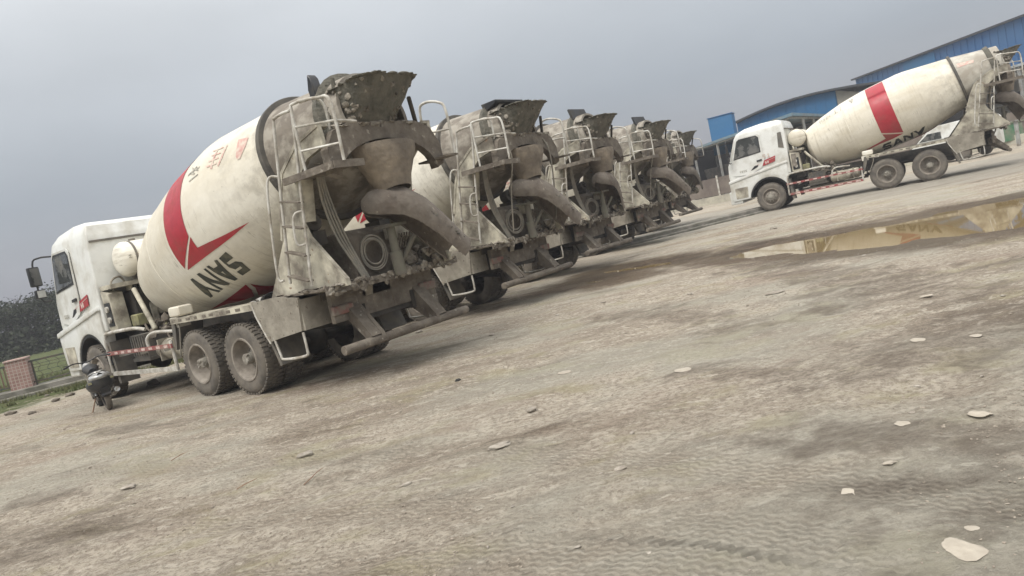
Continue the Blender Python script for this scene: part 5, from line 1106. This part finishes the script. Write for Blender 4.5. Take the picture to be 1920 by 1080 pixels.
# boundary wall with posts and brown panels
A, B = Vector((5.5, 59.3, 0)), Vector((30, 39.0, 0)); T = empty('boundary_wall'); Lw = (B-A).length
m = MB(); wallpoly(m, A, B, [(0, 0), (Lw, 0), (Lw, .52), (0, .52)], .3); obj('plinth', m, cream, T, 0)
for a in np.arange(.4, Lw, 2.6): m = MB(); wallpoly(m, A, B, [(a, .521), (a+.12, .521), (a+.12, 1.95), (a, 1.95)], .12, .09); obj('post', m, MAT['rail'], T, 0)
for a in np.arange(.4, Lw-2.7, 2.6): m = MB(); wallpoly(m, A, B, [(a+.122, .56), (a+2.598, .56), (a+2.598, 1.8), (a+.122, 1.8)], .04, .13); obj('panel', m, brownp, T, 0)
tag(T, 'cream plinth wall with white posts and brown panels between the truck row and the lone truck', 'wall')
# right edge: grey post, green skip, grey van, white vehicle behind the lone truck
p = gpt(1911, 273); T = empty('steel_post', (p.x, p.y, 0)); m = MB(); m.tube([(0, 0, 0), (0, 0, 1.3)], .10, 10); obj('shaft', m, steel, T); m = MB(); m.box(-.16, .16, -.16, .16, 1.302, 1.34); obj('cap', m, steel, T, 0); tag(T, 'short grey steel post at the right edge of the yard', 'post')
greenm = mat('green_paint', (.05, .16, .08), .6, dirt=(.2, .2, .15), dirt_amt=.4, dscale=2)
for (u, v, d, s_, lab) in ((1889, 255, 50, 1.0, 'small green skip behind the rear of the lone mixer truck'),):
    p = azpt(u, v, d); T = empty('skip', (p.x, p.y, 0), -.4)
    m = MB(); m.prism([(-1.1, .25), (1.1, .25), (1.5, 1.25), (-1.5, 1.25)], -.8, .8); m.prism([(-1.54, 1.2), (1.54, 1.2), (1.54, 1.28), (-1.54, 1.28)], -.85, .85); obj('body', m, greenm, T, 0)
    for x in (-.7, .7): m = MB(); m.box(x-.08, x+.08, -.7, .7, 0, .249); obj('foot', m, steel, T, 0)
    tag(T, lab, 'skip')
def van(p, rz, m_, lab, H_=2.3, Ln=5.2):
    T = empty('van', (p.x, p.y, 0), rz)
    m = MB(); m.prism([(Ln/2, .45), (Ln/2+.05, .95), (Ln/2-.25, 1.15), (Ln/2-.95, H_-.25), (Ln/2-1.3, H_-.04), (-Ln/2+.2, H_), (-Ln/2, H_-.2), (-Ln/2, .42)], -.92, .92); m.bevel(.07, 2, 35); obj('body', m, m_, T, 35)
    for s in (-1, 1):
        m = MB(); m.prism([(Ln/2-.5, 1.25), (Ln/2-1.0, H_-.35), (Ln/2-1.7, H_-.35), (Ln/2-1.7, 1.25)], s*.921, s*.927); obj('window', m, MAT['glass'], T, 0)
        for x in (Ln/2-.85, -Ln/2+.95): m = MB(); m.lathe([(0, 0), (0, .2), (.02, .33), (-.2, .33), (-.2, 0)], (x, s*.95, .33), (0, s, 0), n=20); obj('wheel', m, MAT['rubber'], T)
    m = MB(); m.prism([(Ln/2-.235, 1.2), (Ln/2-.90, H_-.3), (Ln/2-.87, H_-.28), (Ln/2-.205, 1.2)], -.8, .8); obj('windscreen', m, MAT['glass'], T, 0)
    tag(T, lab, 'van')
van(azpt(1790, 250, 43), 2.0, MAT['white'], 'low white van half hidden behind the frame of the lone mixer truck', 1.95, 3.6)

# ------------------------------------------------------------ motorcycle beside the nearest cab
def motorcycle():
    T = empty('motorcycle')
    def wheel(x, steer=0):
        m = MB(); m.lathe([(-.045, .20), (-.055, .25), (-.035, .285), (0, .297), (.035, .285), (.055, .25), (.045, .20)], (x, 0, .297), (0, 1, 0), n=28); t = obj('tyre', m, MAT['rubber'], T)
        m = MB(); m.lathe([(-.045, .20), (-.03, .185), (.03, .185), (.045, .20)], (x, 0, .297), (0, 1, 0), n=28); m.tube([(x, -.06, .297), (x, .06, .297)], .05, 12)
        for k in range(6):
            a = k*math.pi/3; m.tube([(x+.04*math.cos(a), 0, .297+.04*math.sin(a)), (x+.19*math.cos(a+.15), 0, .297+.19*math.sin(a+.15))], .014, 5)
        obj('rim', m, MAT['dark'], t)
    wheel(0); wheel(1.22)
    m = MB(); m.tube([(0, .10, .30), (.42, .10, .36), (.55, .08, .45)], .022, 8); m.tube([(0, -.10, .30), (.42, -.10, .36), (.55, -.08, .45)], .022, 8)
    m.tube([(.10, 0, .62), (.45, 0, .60), (.75, 0, .64), (.98, 0, .80)], .03, 8, smooth=4); m.tube([(.98, 0, .80), (.80, 0, .40), (.45, 0, .28)], .026, 8, smooth=4); obj('frame', m, MAT['dark'], T)
    m = MB(); m.blob((.55, 0, .36), (.17, .12, .14), seed=3, sub=2, rough=.12); m.tube([(.62, 0, .42), (.74, 0, .56)], .07, 12); m.tube([(.55, .13, .33), (.55, .16, .33)], .09, 14); m.tube([(.55, -.13, .33), (.55, -.16, .33)], .08, 14); obj('engine', m, MAT['grey'], T)
    m = MB(); m.tube([(.72, -.08, .50), (.80, -.12, .25), (.55, -.16, .2), (.3, -.18, .25)], .02, 8, smooth=4); m.tube([(.35, -.19, .24), (-.22, -.21, .36)], [.045, .05], 12); obj('exhaust', m, MAT['chrome'], T)
    m = MB(); m.tube([(.06, .13, .34), (.14, .13, .62)], .028, 10); m.tube([(.06, -.13, .34), (.14, -.13, .62)], .028, 10); obj('rear_shock', m, MAT['chrome'], T)
    # tail fairing: a swelling shell under the seat
    m = MB(); sec = [(-.36, .06, .62), (-.30, .17, .58), (-.08, .24, .54), (.15, .24, .52), (.38, .19, .50), (.52, .10, .50)]; rings = []
    for x, wd, zc_ in sec: rings.append([m.bm.verts.new((x, wd*math.cos(a), zc_+(.16 if wd > .05 else .05)*math.sin(a))) for a in [2*math.pi*i/14 for i in range(14)]])
    for P, Q in zip(rings, rings[1:]):
        for k in range(14): m._f([P[k], P[(k+1) % 14], Q[(k+1) % 14], Q[k]])
    m._f(rings[0]); m._f(rings[-1]); obj('tail_fairing', m, MAT['plastic'], T, 60)
    m = MB(); m.lathe([(.0, .0), (.0, .12), (.02, .17), (.06, .19), (.10, .16), (.13, .07), (.135, 0)], (-.20, 0, .64), (0, 0, 1), n=20); m.bevel(.01, 1, 50); obj('tail_box', m, MAT['silver'], T, 50)
    m = MB(); sec = [(-.24, .08, .745, .03), (-.1, .13, .75, .04), (.2, .14, .735, .05), (.5, .11, .71, .045), (.6, .06, .72, .03)]; rings = []
    for x, wd, zc_, hh_ in sec: rings.append([m.bm.verts.new((x, wd*math.cos(a), zc_+hh_*math.sin(a))) for a in [2*math.pi*i/14 for i in range(14)]])
    for P, Q in zip(rings, rings[1:]):
        for k in range(14): m._f([P[k], P[(k+1) % 14], Q[(k+1) % 14], Q[k]])
    m._f(rings[0]); m._f(rings[-1]); obj('seat', m, MAT['plastic'], T, 60)
    m = MB(); m.tube([(.15, .15, .72), (-.15, .14, .77), (-.34, .08, .80), (-.38, 0, .80), (-.34, -.08, .80), (-.15, -.14, .77), (.15, -.15, .72)], .011, 8, smooth=4); obj('grab_rail', m, MAT['chrome'], T)
    m = MB(); m.cbox((-.31, 0, .64), (.06, .16, .08)); m.bevel(.02, 2); obj('tail_lamp', m, MAT['lampred'], T)
    for s in (-1, 1): m = MB(); m.tube([(-.26, s*.10, .62), (-.28, s*.17, .62)], .01, 6); m.cbox((-.28, s*.19, .62), (.05, .06, .04)); obj('indicator', m, MAT['yellow'], T)
    m = MB(); m.prism([(-.22, .60), (-.30, .58), (-.37, .34), (-.34, .30), (-.31, .34), (-.26, .5)], -.08, .08); m.cbox((-.365, 0, .42), (.008, .17, .12), (0, -.25, 0)); obj('rear_mudguard', m, MAT['plastic'], T)
    m = MB(); m.lathe([(-.06, .315), (-.03, .335), (.03, .335), (.06, .315)], (1.22, 0, .297), (0, 1, 0), n=12, a0=R(20), a1=R(150), up_=(1, 0, 0)); obj('front_mudguard', m, MAT['plastic'], T)
    m = MB()
    for s in (-1, 1): m.tube([(1.22, s*.075, .30), (1.0, s*.075, .86)], .022, 8)
    m.cbox((1.0, 0, .86), (.08, .2, .03)); obj('fork', m, MAT['chrome'], T)
    m = MB(); sec = [(.52, .08, .74), (.62, .13, .78), (.78, .15, .82), (.92, .10, .82), (.98, .04, .80)]; rings = []
    for x, wd, zc_ in sec: rings.append([m.bm.verts.new((x, wd*math.cos(a), zc_+.09*math.sin(a))) for a in [2*math.pi*i/12 for i in range(12)]])
    for P, Q in zip(rings, rings[1:]):
        for k in range(12): m._f([P[k], P[(k+1) % 12], Q[(k+1) % 12], Q[k]])
    m._f(rings[0]); m._f(rings[-1]); obj('fuel_tank', m, MAT['plastic'], T, 60)
    m = MB(); m.tube([(.80, .38, .98), (.90, .22, 1.0), (.98, 0, .95), (.90, -.22, 1.0), (.80, -.38, .98)], .013, 8, smooth=4)
    for s in (-1, 1): m.tube([(.74, s*.42, .975), (.82, s*.33, .99)], .02, 8); m.tube([(.90, s*.30, 1.0), (.80, s*.42, 1.02)], .007, 6)
    obj('handlebar', m, MAT['plastic'], T)
    m = MB(); m.lathe([(0, .0), (.0, .085), (-.06, .08), (-.12, .03), (-.12, 0)], (1.12, 0, .86), (1, 0, 0), n=16); obj('headlamp', m, MAT['silver'], T)
    m = MB(); m.tube([(.45, .10, .30), (.36, .26, .02), (.32, .31, .015)], .012, 6); obj('kickstand', m, MAT['rust'], T)
    m = MB(); m.prism([(.05, .30), (.45, .32), (.55, .50), (.20, .56), (.05, .45)], .145, .16); m.prism([(.05, .32), (.35, .32), (.45, .50), (.20, .54)], -.16, -.145); obj('side_cover', m, MAT['plastic'], T)
    return T
mc = motorcycle(); p = gpt(207, 768); mc.location = (p.x, p.y, 0)
mc.rotation_euler = (R(-5), 0, math.atan2(.80, -.60)); mc.scale = (.9,)*3
tag(mc, 'small dark motorcycle with silver tail parked beside the nearest truck cab', 'motorcycle')

# ------------------------------------------------------------ air
HZ = True
if HZ:
    m = MB(); m.box(-120, 120, -14, 130, -1.2, 13); hz = obj('haze', m, bpy.data.materials.new('haze'), None, 0); tag(hz, kind='stuff')
    hm = hz.data.materials[0]; hm.use_nodes = True; n = hm.node_tree; n.nodes.remove(n.nodes['Principled BSDF']); pv = n.nodes.new('ShaderNodeVolumePrincipled')
    pv.inputs['Density'].default_value = .0015; pv.inputs['Color'].default_value = (.86, .88, .94, 1); n.links.new(pv.outputs[0], n.nodes['Material Output'].inputs['Volume'])
for o in bpy.data.objects:
    if o.get('kind') is None and o.parent is None and o.get('label') is None and o.type in ('MESH', 'EMPTY'): print('UNTAGGED', o.name)
